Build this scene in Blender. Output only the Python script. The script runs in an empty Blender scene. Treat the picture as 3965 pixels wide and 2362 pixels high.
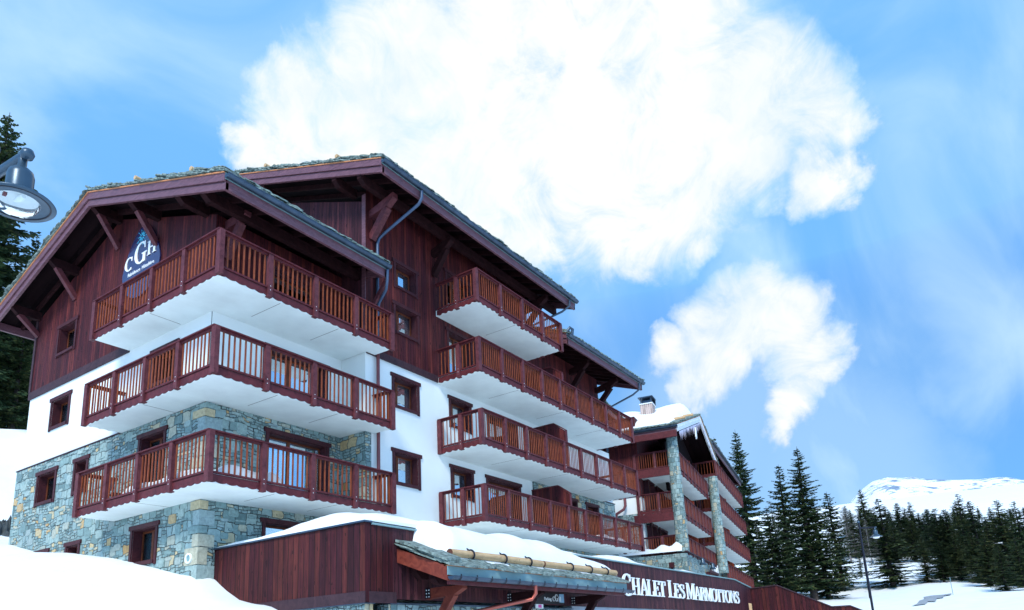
import bpy, bmesh, math, random
from mathutils import Vector, Matrix, noise as mnoise
R_ = math.radians
C = bpy.context.scene.collection
# ------------------------------------------------------------------ camera
CAM = ((0.56204491, -0.82568052, -0.0485509), (0.16869832, 0.17190386, -0.97056166), (0.80971995, 0.53730879, 0.23590861))
FPX, CX, CY = 2782.7, 1983.17, 1829.4           # focal length and principal point on the 3965 px wide photograph
cd = bpy.data.cameras.new("camera"); cam = bpy.data.objects.new("camera", cd); C.objects.link(cam)
r0, r1, r2 = (Vector(v) for v in CAM)
cam.matrix_world = Matrix(((r0.x, -r1.x, -r2.x, 0), (r0.y, -r1.y, -r2.y, 0), (r0.z, -r1.z, -r2.z, 0), (0, 0, 0, 1)))
cd.sensor_width = 36; cd.lens = FPX / 3965 * 36
cd.shift_x = -(CX - 1982.5) / 3965; cd.shift_y = (CY - 1181) / 3965
cd.clip_start = 0.05; cd.clip_end = 12000
bpy.context.scene.camera = cam
bpy.context.scene.render.resolution_x = 1024; bpy.context.scene.render.resolution_y = 610
def ray(u, v):                                    # world direction seen at a point of the photograph, used for measuring
    return r0 * ((u - CX) / FPX) + r1 * ((v - CY) / FPX) + r2
# ------------------------------------------------------------------ view, sun, sky
vs = bpy.context.scene.view_settings
vs.view_transform = 'Standard'; vs.look = 'None'; vs.gamma = 1; vs.use_curve_mapping = False; vs.exposure = 1.82
SUN_EL, SUN_AZ = 42, 205                         # azimuth: direction towards the sun, degrees from +X to +Y
sl = bpy.data.lights.new("sun", 'SUN'); sl.energy = 1.0; sl.angle = R_(16); sl.color = (1.0, 0.96, 0.9)
so = bpy.data.objects.new("sun", sl); C.objects.link(so)
sd = Vector((math.cos(R_(SUN_AZ)) * math.cos(R_(SUN_EL)), math.sin(R_(SUN_AZ)) * math.cos(R_(SUN_EL)), math.sin(R_(SUN_EL))))
so.rotation_euler = sd.to_track_quat('Z', 'Y').to_euler()
W = bpy.data.worlds.new("World"); bpy.context.scene.world = W; W.use_nodes = True
nt = W.node_tree; nt.nodes.clear()
def N(t, tree, **k):
    n = tree.nodes.new(t)
    for a, b in k.items():
        if a == 'inp':
            for i, v in b.items(): n.inputs[i].default_value = v
        else: setattr(n, a, b)
    return n
def M_(tree, op, a, b=None, c=None, clamp=False):
    n = tree.nodes.new('ShaderNodeMath'); n.operation = op; n.use_clamp = clamp
    for i, v in enumerate((a, b, c)):
        if v is None: continue
        if isinstance(v, (int, float)): n.inputs[i].default_value = v
        else: tree.links.new(v, n.inputs[i])
    return n.outputs[0]
def build_sky():
    L = nt.links.new
    out = N('ShaderNodeOutputWorld', nt); bg = N('ShaderNodeBackground', nt); bg.inputs[1].default_value = 1.0
    sky = N('ShaderNodeTexSky', nt, sky_type='NISHITA', sun_disc=False, sun_elevation=R_(SUN_EL), sun_rotation=R_(90 - SUN_AZ), altitude=1800, air_density=1.0, dust_density=0.6, ozone_density=2.5)
    tc = N('ShaderNodeTexCoord', nt)
    up = N('ShaderNodeVectorMath', nt, operation='ADD'); up.inputs[1].default_value = (0, 0, 0.55); L(tc.outputs['Generated'], up.inputs[0]); L(up.outputs[0], sky.inputs['Vector'])
    hs = N('ShaderNodeHueSaturation', nt, inp={'Saturation': 1.12, 'Value': 1.0}); L(sky.outputs[0], hs.inputs['Color'])
    sc = N('ShaderNodeVectorMath', nt, operation='MULTIPLY'); sc.inputs[1].default_value = (0.090, 0.148, 0.150); L(hs.outputs[0], sc.inputs[0])
    n1 = N('ShaderNodeTexNoise', nt, inp={'Scale': 5.0, 'Detail': 9.0, 'Roughness': 0.6}); L(tc.outputs['Generated'], n1.inputs['Vector'])
    n2 = N('ShaderNodeTexNoise', nt, inp={'Scale': 11.0, 'Detail': 12.0, 'Roughness': 0.66, 'Distortion': 1.1}); L(tc.outputs['Generated'], n2.inputs['Vector'])
    sub = N('ShaderNodeVectorMath', nt, operation='SUBTRACT'); sub.inputs[1].default_value = (0.5, 0.5, 0.5); L(n1.outputs['Color'], sub.inputs[0])
    scl = N('ShaderNodeVectorMath', nt, operation='SCALE'); scl.inputs['Scale'].default_value = 0.16; L(sub.outputs[0], scl.inputs[0])
    add = N('ShaderNodeVectorMath', nt, operation='ADD'); L(tc.outputs['Generated'], add.inputs[0]); L(scl.outputs[0], add.inputs[1])
    nrm = N('ShaderNodeVectorMath', nt, operation='NORMALIZE'); L(add.outputs[0], nrm.inputs[0])
    def lobes(lst):
        cur = None
        for (x, y, r) in lst:
            d = ray(x * 1.5918, y * 1.5918).normalized(); e = ray((x + r) * 1.5918, y * 1.5918).normalized()
            k = 1 - d.dot(e)
            dp = N('ShaderNodeVectorMath', nt, operation='DOT_PRODUCT'); dp.inputs[1].default_value = d; L(nrm.outputs[0], dp.inputs[0])
            v = M_(nt, 'MULTIPLY_ADD', dp.outputs['Value'], 1 / k, 1 - 1 / k)     # 1 in the lobe's middle, 0 at its rim
            cur = v if cur is None else M_(nt, 'SMOOTH_MAX', cur, v, 0.25)
        return cur
    big = lobes([(650, 375, 75), (580, 365, 50), (700, 300, 95), (745, 235, 75), (840, 270, 130), (930, 200, 140), (1000, 110, 120), (905, 400, 150), (1130, 170, 210), (1150, 400, 230), (1380, 120, 240),
                 (1400, 350, 240), (1640, 300, 250), (1650, 100, 185), (1830, 300, 165), (1690, 480, 112), (1950, 300, 118), (2040, 310, 85), (2040, 440, 75), (1500, 470, 140), (1480, -60, 260), (1180, 10, 170), (1900, 400, 90),
                 (1720, 565, 45), (1100, 560, 110), (1290, 590, 80)])
    small = lobes([(1720, 765, 62), (1800, 730, 75), (1890, 715, 72), (1950, 745, 60), (1985, 850, 62), (2005, 910, 55), (1960, 975, 58), (1930, 1015, 42), (1730, 850, 72), (1850, 820, 66), (1640, 830, 45), (1690, 900, 40), (1800, 790, 90), (1890, 800, 90), (1950, 880, 75), (1760, 870, 60)])
    nz = M_(nt, 'SUBTRACT', n2.outputs['Fac'], 0.5)
    def dens(v, lo, hi, amp):
        s = M_(nt, 'MULTIPLY_ADD', nz, amp, v)
        mr = N('ShaderNodeMapRange', nt, interpolation_type='SMOOTHSTEP', inp={'From Min': lo, 'From Max': hi}); L(s, mr.inputs['Value']); return mr.outputs[0]
    d1 = dens(big, -0.95, 1.2, 4.0); d2 = dens(small, -1.15, 1.6, 4.4)
    core = M_(nt, 'MAXIMUM', d1, d2)
    # thin gauzy veils over the blue
    mp = N('ShaderNodeMapping', nt); mp.inputs['Rotation'].default_value = (0.3, 0.5, 0.8); mp.inputs['Scale'].default_value = (1.6, 3.6, 2.0); L(tc.outputs['Generated'], mp.inputs[0])
    n3 = N('ShaderNodeTexNoise', nt, inp={'Scale': 1.5, 'Detail': 7.0, 'Roughness': 0.52, 'Distortion': 0.6}); L(mp.outputs[0], n3.inputs['Vector'])
    veil = N('ShaderNodeMapRange', nt, interpolation_type='SMOOTHSTEP', inp={'From Min': 0.40, 'From Max': 0.76, 'To Min': 0.10, 'To Max': 0.65}); L(n3.outputs['Fac'], veil.inputs['Value'])
    halo = N('ShaderNodeMapRange', nt, interpolation_type='SMOOTHSTEP', inp={'From Min': -1.8, 'From Max': 0.3, 'To Max': 0.75}); L(big, halo.inputs['Value'])
    halo2 = N('ShaderNodeMapRange', nt, interpolation_type='SMOOTHSTEP', inp={'From Min': -2.0, 'From Max': 0.4, 'To Max': 0.65}); L(small, halo2.inputs['Value'])
    h3 = M_(nt, 'MAXIMUM', halo.outputs[0], halo2.outputs[0])
    hn = M_(nt, 'MULTIPLY', h3, M_(nt, 'MULTIPLY_ADD', n3.outputs['Fac'], 1.6, -0.1, True))
    hz = lobes([(2050, 1180, 330), (1750, 1000, 260)])
    haze = N('ShaderNodeMapRange', nt, interpolation_type='SMOOTHSTEP', inp={'From Min': -0.8, 'From Max': 0.9, 'To Max': 0.38}); L(hz, haze.inputs['Value'])
    soft = M_(nt, 'MAXIMUM', M_(nt, 'MAXIMUM', veil.outputs[0], hn), haze.outputs[0])
    # shading inside the cloud: thick parts a little greyer
    n4 = N('ShaderNodeTexNoise', nt, inp={'Scale': 7.0, 'Detail': 8.0, 'Roughness': 0.6}); L(nrm.outputs[0], n4.inputs['Vector'])
    cr = N('ShaderNodeValToRGB', nt); L(n4.outputs['Fac'], cr.inputs[0])
    cr.color_ramp.elements[0].position = 0.34; cr.color_ramp.elements[0].color = (0.245, 0.272, 0.285, 1); cr.color_ramp.elements[1].position = 0.56; cr.color_ramp.elements[1].color = (0.305, 0.303, 0.286, 1)
    m1 = N('ShaderNodeMix', nt, data_type='RGBA'); m1.inputs[7].default_value = (0.215, 0.285, 0.325, 1); L(soft, m1.inputs[0]); L(sc.outputs[0], m1.inputs[6])
    m2 = N('ShaderNodeMix', nt, data_type='RGBA'); L(core, m2.inputs[0]); L(m1.outputs[2], m2.inputs[6]); L(cr.outputs[0], m2.inputs[7])
    L(m2.outputs[2], bg.inputs[0]); L(bg.outputs[0], out.inputs[0])
build_sky()
# ------------------------------------------------------------------ materials
def mat(name): 
    m = bpy.data.materials.new(name); m.use_nodes = True; t = m.node_tree
    return m, t, t.nodes['Principled BSDF']
def ramp(t, fac, stops):
    r = t.nodes.new('ShaderNodeValToRGB'); t.links.new(fac, r.inputs[0])
    e = r.color_ramp.elements
    while len(e) < len(stops): e.new(0.5)
    for i, (p, c) in enumerate(stops): e[i].position = p; e[i].color = (*c, 1)
    return r.outputs[0]
def noise(t, vec, scale, detail=4, rough=0.55, dist=0.0):
    n = t.nodes.new('ShaderNodeTexNoise'); n.inputs['Scale'].default_value = scale; n.inputs['Detail'].default_value = detail; n.inputs['Roughness'].default_value = rough; n.inputs['Distortion'].default_value = dist
    if vec is not None: t.links.new(vec, n.inputs['Vector'])
    return n
def mixc(t, f, a, b, mode='MIX'):
    n = t.nodes.new('ShaderNodeMix'); n.data_type = 'RGBA'; n.blend_type = mode
    for i, v in ((0, f), (6, a), (7, b)):
        if isinstance(v, (int, float)): n.inputs[i].default_value = v
        elif isinstance(v, tuple): n.inputs[i].default_value = (*v, 1)
        else: t.links.new(v, n.inputs[i])
    return n.outputs[2]
def bump(t, b, h, strength=0.4, dist=0.02):
    n = t.nodes.new('ShaderNodeBump'); n.inputs['Strength'].default_value = strength; n.inputs['Distance'].default_value = dist
    t.links.new(h, n.inputs['Height']); t.links.new(n.outputs[0], b.inputs['Normal'])
def vmul(t, v, s):
    n = t.nodes.new('ShaderNodeVectorMath'); n.operation = 'MULTIPLY'; t.links.new(v, n.inputs[0]); n.inputs[1].default_value = s; return n.outputs[0]
def wall_coord(t):                                # s along the wall, z up, from the geometry itself
    g = t.nodes.new('ShaderNodeNewGeometry')
    cr = t.nodes.new('ShaderNodeVectorMath'); cr.operation = 'CROSS_PRODUCT'; t.links.new(g.outputs['True Normal'], cr.inputs[0]); cr.inputs[1].default_value = (0, 0, 1)
    d = t.nodes.new('ShaderNodeVectorMath'); d.operation = 'DOT_PRODUCT'; t.links.new(cr.outputs[0], d.inputs[0]); t.links.new(g.outputs['Position'], d.inputs[1])
    sp = t.nodes.new('ShaderNodeSeparateXYZ'); t.links.new(g.outputs['Position'], sp.inputs[0])
    return g.outputs['Position'], d.outputs['Value'], sp.outputs['Z']
def board_wood(name, c0, c1, c2, width=0.135, rough=0.62, spec=0.18):
    m, t, b = mat(name); b.inputs['Specular IOR Level'].default_value = spec; pos, s, z = wall_coord(t)
    q = M_(t, 'DIVIDE', s, width); idx = M_(t, 'FLOOR', q); fr = M_(t, 'FRACT', q)
    wn = t.nodes.new('ShaderNodeTexWhiteNoise'); wn.noise_dimensions = '1D'; t.links.new(idx, wn.inputs['W'])
    cb = t.nodes.new('ShaderNodeCombineXYZ'); t.links.new(M_(t, 'MULTIPLY', s, 9), cb.inputs[0]); t.links.new(M_(t, 'MULTIPLY', z, 0.9), cb.inputs[1]); t.links.new(M_(t, 'MULTIPLY', idx, 3.7), cb.inputs[2])
    g1 = noise(t, cb.outputs[0], 2.2, 6, 0.65, 0.6)
    g2 = noise(t, cb.outputs[0], 0.7, 3, 0.5, 0.3)
    # knots
    cb2 = t.nodes.new('ShaderNodeCombineXYZ'); t.links.new(M_(t, 'MULTIPLY', s, 10), cb2.inputs[0]); t.links.new(M_(t, 'MULTIPLY', z, 3.0), cb2.inputs[1])
    kn = noise(t, cb2.outputs[0], 0.9, 2, 0.5)
    f = M_(t, 'ADD', M_(t, 'MULTIPLY', wn.outputs[0], 0.34), M_(t, 'MULTIPLY', g1.outputs['Fac'], 0.72))
    col = ramp(t, f, [(0.18, c0), (0.5, c1), (0.82, c2)])
    col = mixc(t, M_(t, 'MULTIPLY', M_(t, 'GREATER_THAN', kn.outputs['Fac'], 0.66), 0.65), col, tuple(v * 0.3 for v in c0))
    pat = N('ShaderNodeMapRange', t, inp={'From Min': 0.35, 'From Max': 0.7, 'To Min': 0.65, 'To Max': 1.35}); t.links.new(g2.outputs['Fac'], pat.inputs['Value'])
    vm = t.nodes.new('ShaderNodeVectorMath'); vm.operation = 'SCALE'; t.links.new(col, vm.inputs[0]); t.links.new(pat.outputs[0], vm.inputs['Scale'])
    gr = M_(t, 'LESS_THAN', M_(t, 'ABSOLUTE', M_(t, 'SUBTRACT', fr, 0.5)), 0.455)
    col = mixc(t, gr, (0.006, 0.003, 0.004), vm.outputs[0])
    t.links.new(col, b.inputs['Base Color']); b.inputs['Roughness'].default_value = rough
    h = M_(t, 'ADD', M_(t, 'MULTIPLY', gr, 1.0), M_(t, 'MULTIPLY', g1.outputs['Fac'], 0.25)); bump(t, b, h, 0.7, 0.012)
    return m
def beam_wood(name, c0, c1, rough=0.6, stretch=(1, 1, 1), spec=0.25):
    m, t, b = mat(name); b.inputs['Specular IOR Level'].default_value = spec; g = t.nodes.new('ShaderNodeNewGeometry')
    n1 = noise(t, vmul(t, g.outputs['Position'], stretch), 4.0, 6, 0.62, 1.2); n2 = noise(t, g.outputs['Position'], 14, 3, 0.5)
    col = ramp(t, n1.outputs['Fac'], [(0.3, c0), (0.7, c1)])
    col = mixc(t, M_(t, 'MULTIPLY', M_(t, 'GREATER_THAN', n2.outputs['Fac'], 0.68), 0.6), col, tuple(v * 0.35 for v in c0))
    t.links.new(col, b.inputs['Base Color']); b.inputs['Roughness'].default_value = rough
    bump(t, b, n1.outputs['Fac'], 0.4, 0.01)
    return m
def plain(name, c, rough=0.6, metal=0.0, var=0.12, scale=3.0, spec=None):
    m, t, b = mat(name); g = t.nodes.new('ShaderNodeNewGeometry'); n1 = noise(t, g.outputs['Position'], scale, 5)
    col = ramp(t, n1.outputs['Fac'], [(0.3, tuple(v * (1 - var) for v in c)), (0.7, tuple(min(1, v * (1 + var)) for v in c))])
    t.links.new(col, b.inputs['Base Color']); b.inputs['Roughness'].default_value = rough; b.inputs['Metallic'].default_value = metal
    if spec is not None: b.inputs['Specular IOR Level'].default_value = spec
    bump(t, b, n1.outputs['Fac'], 0.15, 0.01)
    return m
def stone(name, uv=False):
    m, t, b = mat(name); g = t.nodes.new('ShaderNodeNewGeometry'); P = g.outputs['Position']
    if uv: u_ = t.nodes.new('ShaderNodeUVMap'); u_.uv_map = 'UVMap'; base_v = u_.outputs[0]
    else:
        _, sc_, zc_ = wall_coord(t); cb = t.nodes.new('ShaderNodeCombineXYZ'); t.links.new(sc_, cb.inputs[0]); t.links.new(zc_, cb.inputs[1]); base_v = cb.outputs[0]
    def warp(v, scale, amt):
        n_ = noise(t, P, scale, 3); s_ = t.nodes.new('ShaderNodeVectorMath'); s_.operation = 'SUBTRACT'; t.links.new(n_.outputs['Color'], s_.inputs[0]); s_.inputs[1].default_value = (0.5, 0.5, 0.5)
        k_ = t.nodes.new('ShaderNodeVectorMath'); k_.operation = 'SCALE'; k_.inputs['Scale'].default_value = amt; t.links.new(s_.outputs[0], k_.inputs[0])
        a_ = t.nodes.new('ShaderNodeVectorMath'); a_.operation = 'ADD'; t.links.new(v, a_.inputs[0]); t.links.new(k_.outputs[0], a_.inputs[1]); return a_.outputs[0]
    wv = warp(warp(base_v, 1.3, 0.34), 4.5, 0.09)
    def brick(w, h, mort, off, fr, sq, sf):
        k = t.nodes.new('ShaderNodeTexBrick'); k.inputs['Scale'].default_value = 1.0; k.inputs['Brick Width'].default_value = w; k.inputs['Row Height'].default_value = h; k.inputs['Mortar Size'].default_value = mort; k.inputs['Mortar Smooth'].default_value = 0.6
        k.inputs['Color1'].default_value = (0, 0, 0, 1); k.inputs['Color2'].default_value = (1, 1, 1, 1); k.inputs['Mortar'].default_value = (0.5, 0.5, 0.5, 1); k.offset = off; k.offset_frequency = fr; k.squash = sq; k.squash_frequency = sf
        t.links.new(wv, k.inputs['Vector']); q = t.nodes.new('ShaderNodeSeparateColor'); t.links.new(k.outputs['Color'], q.inputs[0]); return q.outputs[0], k.outputs['Fac']
    i1, f1 = brick(0.38, 0.29, 0.012, 0.37, 2, 0.62, 3)
    i2, f2 = brick(0.27, 0.0967, 0.011, 0.43, 3, 0.7, 2)
    msk = M_(t, 'GREATER_THAN', M_(t, 'FRACT', M_(t, 'MULTIPLY', i1, 7.31)), 0.52)
    def mx(a, c): return M_(t, 'ADD', M_(t, 'MULTIPLY', a, M_(t, 'SUBTRACT', 1, msk)), M_(t, 'MULTIPLY', c, msk))
    idv = M_(t, 'FRACT', M_(t, 'MULTIPLY', mx(M_(t, 'ADD', i1, 0.13), M_(t, 'ADD', i2, i1)), 5.77)); mort = M_(t, 'MAXIMUM', f1, M_(t, 'MULTIPLY', f2, msk))
    base = ramp(t, idv, [(0.0, (0.11, 0.185, 0.185)), (0.3, (0.20, 0.305, 0.295)), (0.55, (0.30, 0.40, 0.375)), (0.84, (0.21, 0.32, 0.33)), (0.92, (0.40, 0.41, 0.32)), (0.97, (0.50, 0.41, 0.23)), (1.0, (0.46, 0.28, 0.11))])
    n = noise(t, P, 9, 7, 0.65); n3 = noise(t, P, 34, 4, 0.6); n5 = noise(t, P, 0.7, 3)
    f = N('ShaderNodeMapRange', t, inp={'From Min': 0.3, 'From Max': 0.7, 'To Min': 0.74, 'To Max': 1.24}); t.links.new(n.outputs['Fac'], f.inputs['Value'])
    vm = t.nodes.new('ShaderNodeVectorMath'); vm.operation = 'SCALE'; t.links.new(base, vm.inputs[0]); t.links.new(M_(t, 'MULTIPLY', f.outputs[0], M_(t, 'MULTIPLY_ADD', n5.outputs['Fac'], 0.5, 0.78)), vm.inputs['Scale'])
    fin = mixc(t, mort, vm.outputs[0], (0.03, 0.042, 0.044))
    t.links.new(fin, b.inputs['Base Color']); b.inputs['Roughness'].default_value = 0.8
    inv = M_(t, 'SUBTRACT', 1, mort)
    h = M_(t, 'ADD', M_(t, 'MULTIPLY', inv, M_(t, 'MULTIPLY_ADD', idv, 0.5, 0.6)), M_(t, 'ADD', M_(t, 'MULTIPLY', n.outputs['Fac'], 0.5), M_(t, 'MULTIPLY', n3.outputs['Fac'], 0.2))); bump(t, b, h, 0.9, 0.05)
    return m
def snow_mat():
    m, t, b = mat('snow'); g = t.nodes.new('ShaderNodeNewGeometry'); n1 = noise(t, g.outputs['Position'], 0.8, 6, 0.5); n2 = noise(t, g.outputs['Position'], 12, 4, 0.6)
    col = ramp(t, n1.outputs['Fac'], [(0.3, (0.79, 0.845, 0.85)), (0.7, (0.85, 0.89, 0.89))]); t.links.new(col, b.inputs['Base Color']); b.inputs['Roughness'].default_value = 0.75
    b.inputs['Specular IOR Level'].default_value = 0.2
    bump(t, b, M_(t, 'ADD', n1.outputs['Fac'], M_(t, 'MULTIPLY', n2.outputs['Fac'], 0.06)), 0.5, 0.12)
    return m
def glass_mat():
    m, t, b = mat('window_glass'); t.nodes.remove(b); o = t.nodes['Material Output']
    tr = N('ShaderNodeBsdfTransparent', t); tr.inputs[0].default_value = (0.55, 0.66, 0.7, 1)
    gl = N('ShaderNodeBsdfGlossy', t); gl.inputs['Roughness'].default_value = 0.03; gl.inputs[0].default_value = (0.85, 0.95, 1, 1)
    fr = N('ShaderNodeFresnel', t); fr.inputs[0].default_value = 1.6
    mx = N('ShaderNodeMixShader', t); t.links.new(M_(t, 'MULTIPLY_ADD', fr.outputs[0], 0.75, 0.03, True), mx.inputs[0]); t.links.new(tr.outputs[0], mx.inputs[1]); t.links.new(gl.outputs[0], mx.inputs[2]); t.links.new(mx.outputs[0], o.inputs[0])
    return m
def foliage(name, c0, c1, c2):
    m, t, b = mat(name); g = t.nodes.new('ShaderNodeNewGeometry'); oi = t.nodes.new('ShaderNodeObjectInfo')
    n1 = noise(t, g.outputs['Position'], 0.9, 4, 0.6)
    f = M_(t, 'ADD', M_(t, 'MULTIPLY', g.outputs['Random Per Island'], 0.5), M_(t, 'ADD', M_(t, 'MULTIPLY', n1.outputs['Fac'], 0.6), M_(t, 'MULTIPLY_ADD', oi.outputs['Random'], 0.3, -0.2)))
    col = ramp(t, f, [(0.2, c0), (0.5, c1), (0.9, c2)]); t.links.new(col, b.inputs['Base Color']); b.inputs['Roughness'].default_value = 0.7; b.inputs['Specular IOR Level'].default_value = 0.15
    return m
MT = dict(
    siding=board_wood('wood_siding', (0.024, 0.0055, 0.010), (0.068, 0.011, 0.0145), (0.140, 0.027, 0.021)),
    siding_grey=board_wood('weathered_siding', (0.025, 0.009, 0.016), (0.062, 0.017, 0.024), (0.120, 0.036, 0.035)),
    fence=board_wood('fence_boards', (0.018, 0.005, 0.009), (0.052, 0.009, 0.012), (0.110, 0.024, 0.016), 0.19),
    beam=beam_wood('beam_wood', (0.065, 0.015, 0.020), (0.15, 0.040, 0.046)),
    fascia=beam_wood('fascia_wood', (0.080, 0.027, 0.036), (0.20, 0.085, 0.105), 0.45, (1, 0.6, 5), 0.55),
    trim=beam_wood('trim_wood', (0.034, 0.008, 0.012), (0.075, 0.017, 0.022)),
    band=beam_wood('band_wood', (0.030, 0.014, 0.02), (0.062, 0.028, 0.034)),
    rail=beam_wood('rail_wood', (0.060, 0.010, 0.014), (0.13, 0.024, 0.028), 0.55),
    bal=beam_wood('baluster_wood', (0.10, 0.018, 0.009), (0.34, 0.082, 0.026), 0.55, (6, 6, 0.8)),
    panel=board_wood('panel_wood', (0.12, 0.016, 0.010), (0.20, 0.030, 0.014), (0.28, 0.065, 0.020), 0.22),
    sash=beam_wood('sash_wood', (0.09, 0.022, 0.010), (0.17, 0.045, 0.016), 0.5),
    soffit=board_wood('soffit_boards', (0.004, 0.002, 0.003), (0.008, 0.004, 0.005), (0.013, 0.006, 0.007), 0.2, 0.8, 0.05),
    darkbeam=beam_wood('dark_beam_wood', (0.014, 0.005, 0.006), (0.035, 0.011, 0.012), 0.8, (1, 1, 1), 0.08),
    batten=plain('batten', (0.55, 0.22, 0.09), 0.7), log=beam_wood('log_wood', (0.42, 0.26, 0.13), (0.66, 0.46, 0.25), 0.6, (0.6, 3, 3)), logend=plain('log_end', (0.13, 0.045, 0.025), 0.8),
    stucco=plain('white_stucco', (0.74, 0.79, 0.775), 0.85, 0, 0.035, 0.7), slab=plain('white_concrete', (0.77, 0.83, 0.81), 0.85, 0, 0.08, 1.1),
    stone=stone('schist_stone'), colstone=stone('column_stone', True),
    slate=plain('roof_slate', (0.15, 0.20, 0.18), 0.8, 0, 0.75, 9.0), gutter=plain('gutter_metal', (0.055, 0.085, 0.125), 0.36, 0.65, 0.25, 2.0), zinc=plain('zinc_sheet', (0.20, 0.33, 0.345), 0.75, 0.0, 0.06, 2.0),
    pipe=plain('painted_pipe', (0.18, 0.05, 0.055), 0.4, 0.2), bluepipe=plain('zinc_pipe', (0.06, 0.095, 0.16), 0.45, 0.4), iron=plain('black_iron', (0.012, 0.014, 0.025), 0.4, 0.5), lamp=plain('lamp_metal', (0.045, 0.085, 0.125), 0.32, 0.35, 0.15, 6.0),
    white=plain('white_paint', (0.82, 0.86, 0.86), 0.5, 0, 0.02), curtain=plain('curtain_cloth', (0.62, 0.72, 0.70), 0.9), dark=plain('dark_interior', (0.012, 0.012, 0.014), 0.9),
    snow=snow_mat(), glass=glass_mat(), bark=plain('bark', (0.055, 0.042, 0.036), 0.9, 0, 0.5, 6.0), greybark=plain('grey_bark', (0.17, 0.16, 0.16), 0.9, 0, 0.3, 6.0),
    needle=foliage('spruce_needles', (0.018, 0.040, 0.020), (0.052, 0.092, 0.038), (0.150, 0.160, 0.055)), larch=foliage('larch_twigs', (0.09, 0.085, 0.075), (0.15, 0.145, 0.13), (0.22, 0.21, 0.19)),
    asphalt=plain('wet_asphalt', (0.30, 0.33, 0.35), 0.5), rock=plain('rock', (0.05, 0.06, 0.06), 0.9, 0, 0.5, 1.5), redwood=beam_wood('red_beam_wood', (0.11, 0.018, 0.012), (0.24, 0.050, 0.028)), red=plain('red_plastic', (0.75, 0.01, 0.03), 0.4), signpanel=None, cyan=plain('cyan_paint', (0.10, 0.62, 0.80), 0.4),
    copper=plain('copper_pipe', (0.42, 0.10, 0.07), 0.35, 0.5), teal=plain('teal_cloth', (0.02, 0.35, 0.33), 0.8), chim=board_wood('chimney_boards', (0.36, 0.27, 0.24), (0.46, 0.36, 0.32), (0.56, 0.45, 0.40), 0.15), icelight=plain('icicle_lights', (0.62, 0.62, 0.78), 0.4, 0, 0.1),
    clearglass=None, pinkprint=plain('pink_print', (0.75, 0.08, 0.35), 0.5), paleblue=plain('pale_blue_print', (0.25, 0.45, 0.62), 0.5), black=plain('black_board', (0.008, 0.006, 0.008), 0.45))
def sign_panel():
    m, t, b = mat('glossy_sign_panel'); b.inputs['Base Color'].default_value = (0.022, 0.018, 0.075, 1); b.inputs['Roughness'].default_value = 0.22; b.inputs['Coat Weight'].default_value = 0.6
    g = t.nodes.new('ShaderNodeNewGeometry'); n = noise(t, g.outputs['Position'], 0.9, 2); bump(t, b, n.outputs['Fac'], 0.3, 0.15); return m
MT['signpanel'] = sign_panel()
def block_stone():
    m, t, b = mat('raised_stone'); g = t.nodes.new('ShaderNodeNewGeometry'); n = noise(t, g.outputs['Position'], 11, 7, 0.65)
    c = ramp(t, g.outputs['Random Per Island'], [(0.0, (0.12, 0.195, 0.20)), (0.3, (0.21, 0.32, 0.31)), (0.6, (0.33, 0.43, 0.40)), (0.8, (0.25, 0.35, 0.36)), (0.91, (0.40, 0.42, 0.34)), (0.975, (0.48, 0.41, 0.25)), (1.0, (0.46, 0.28, 0.12))])
    f = N('ShaderNodeMapRange', t, inp={'From Min': 0.3, 'From Max': 0.7, 'To Min': 0.72, 'To Max': 1.22}); t.links.new(n.outputs['Fac'], f.inputs['Value'])
    vm = t.nodes.new('ShaderNodeVectorMath'); vm.operation = 'SCALE'; t.links.new(c, vm.inputs[0]); t.links.new(f.outputs[0], vm.inputs['Scale']); t.links.new(vm.outputs[0], b.inputs['Base Color']); b.inputs['Roughness'].default_value = 0.85
    bump(t, b, n.outputs['Fac'], 0.8, 0.03); return m
MT['blockstone'] = block_stone()
def clear():
    m, t, b = mat('lamp_glass'); b.inputs['Transmission Weight'].default_value = 1; b.inputs['Roughness'].default_value = 0.02; b.inputs['IOR'].default_value = 1.15; b.inputs['Base Color'].default_value = (0.9, 0.97, 1, 1); return m
MT['clearglass'] = clear()
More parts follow.
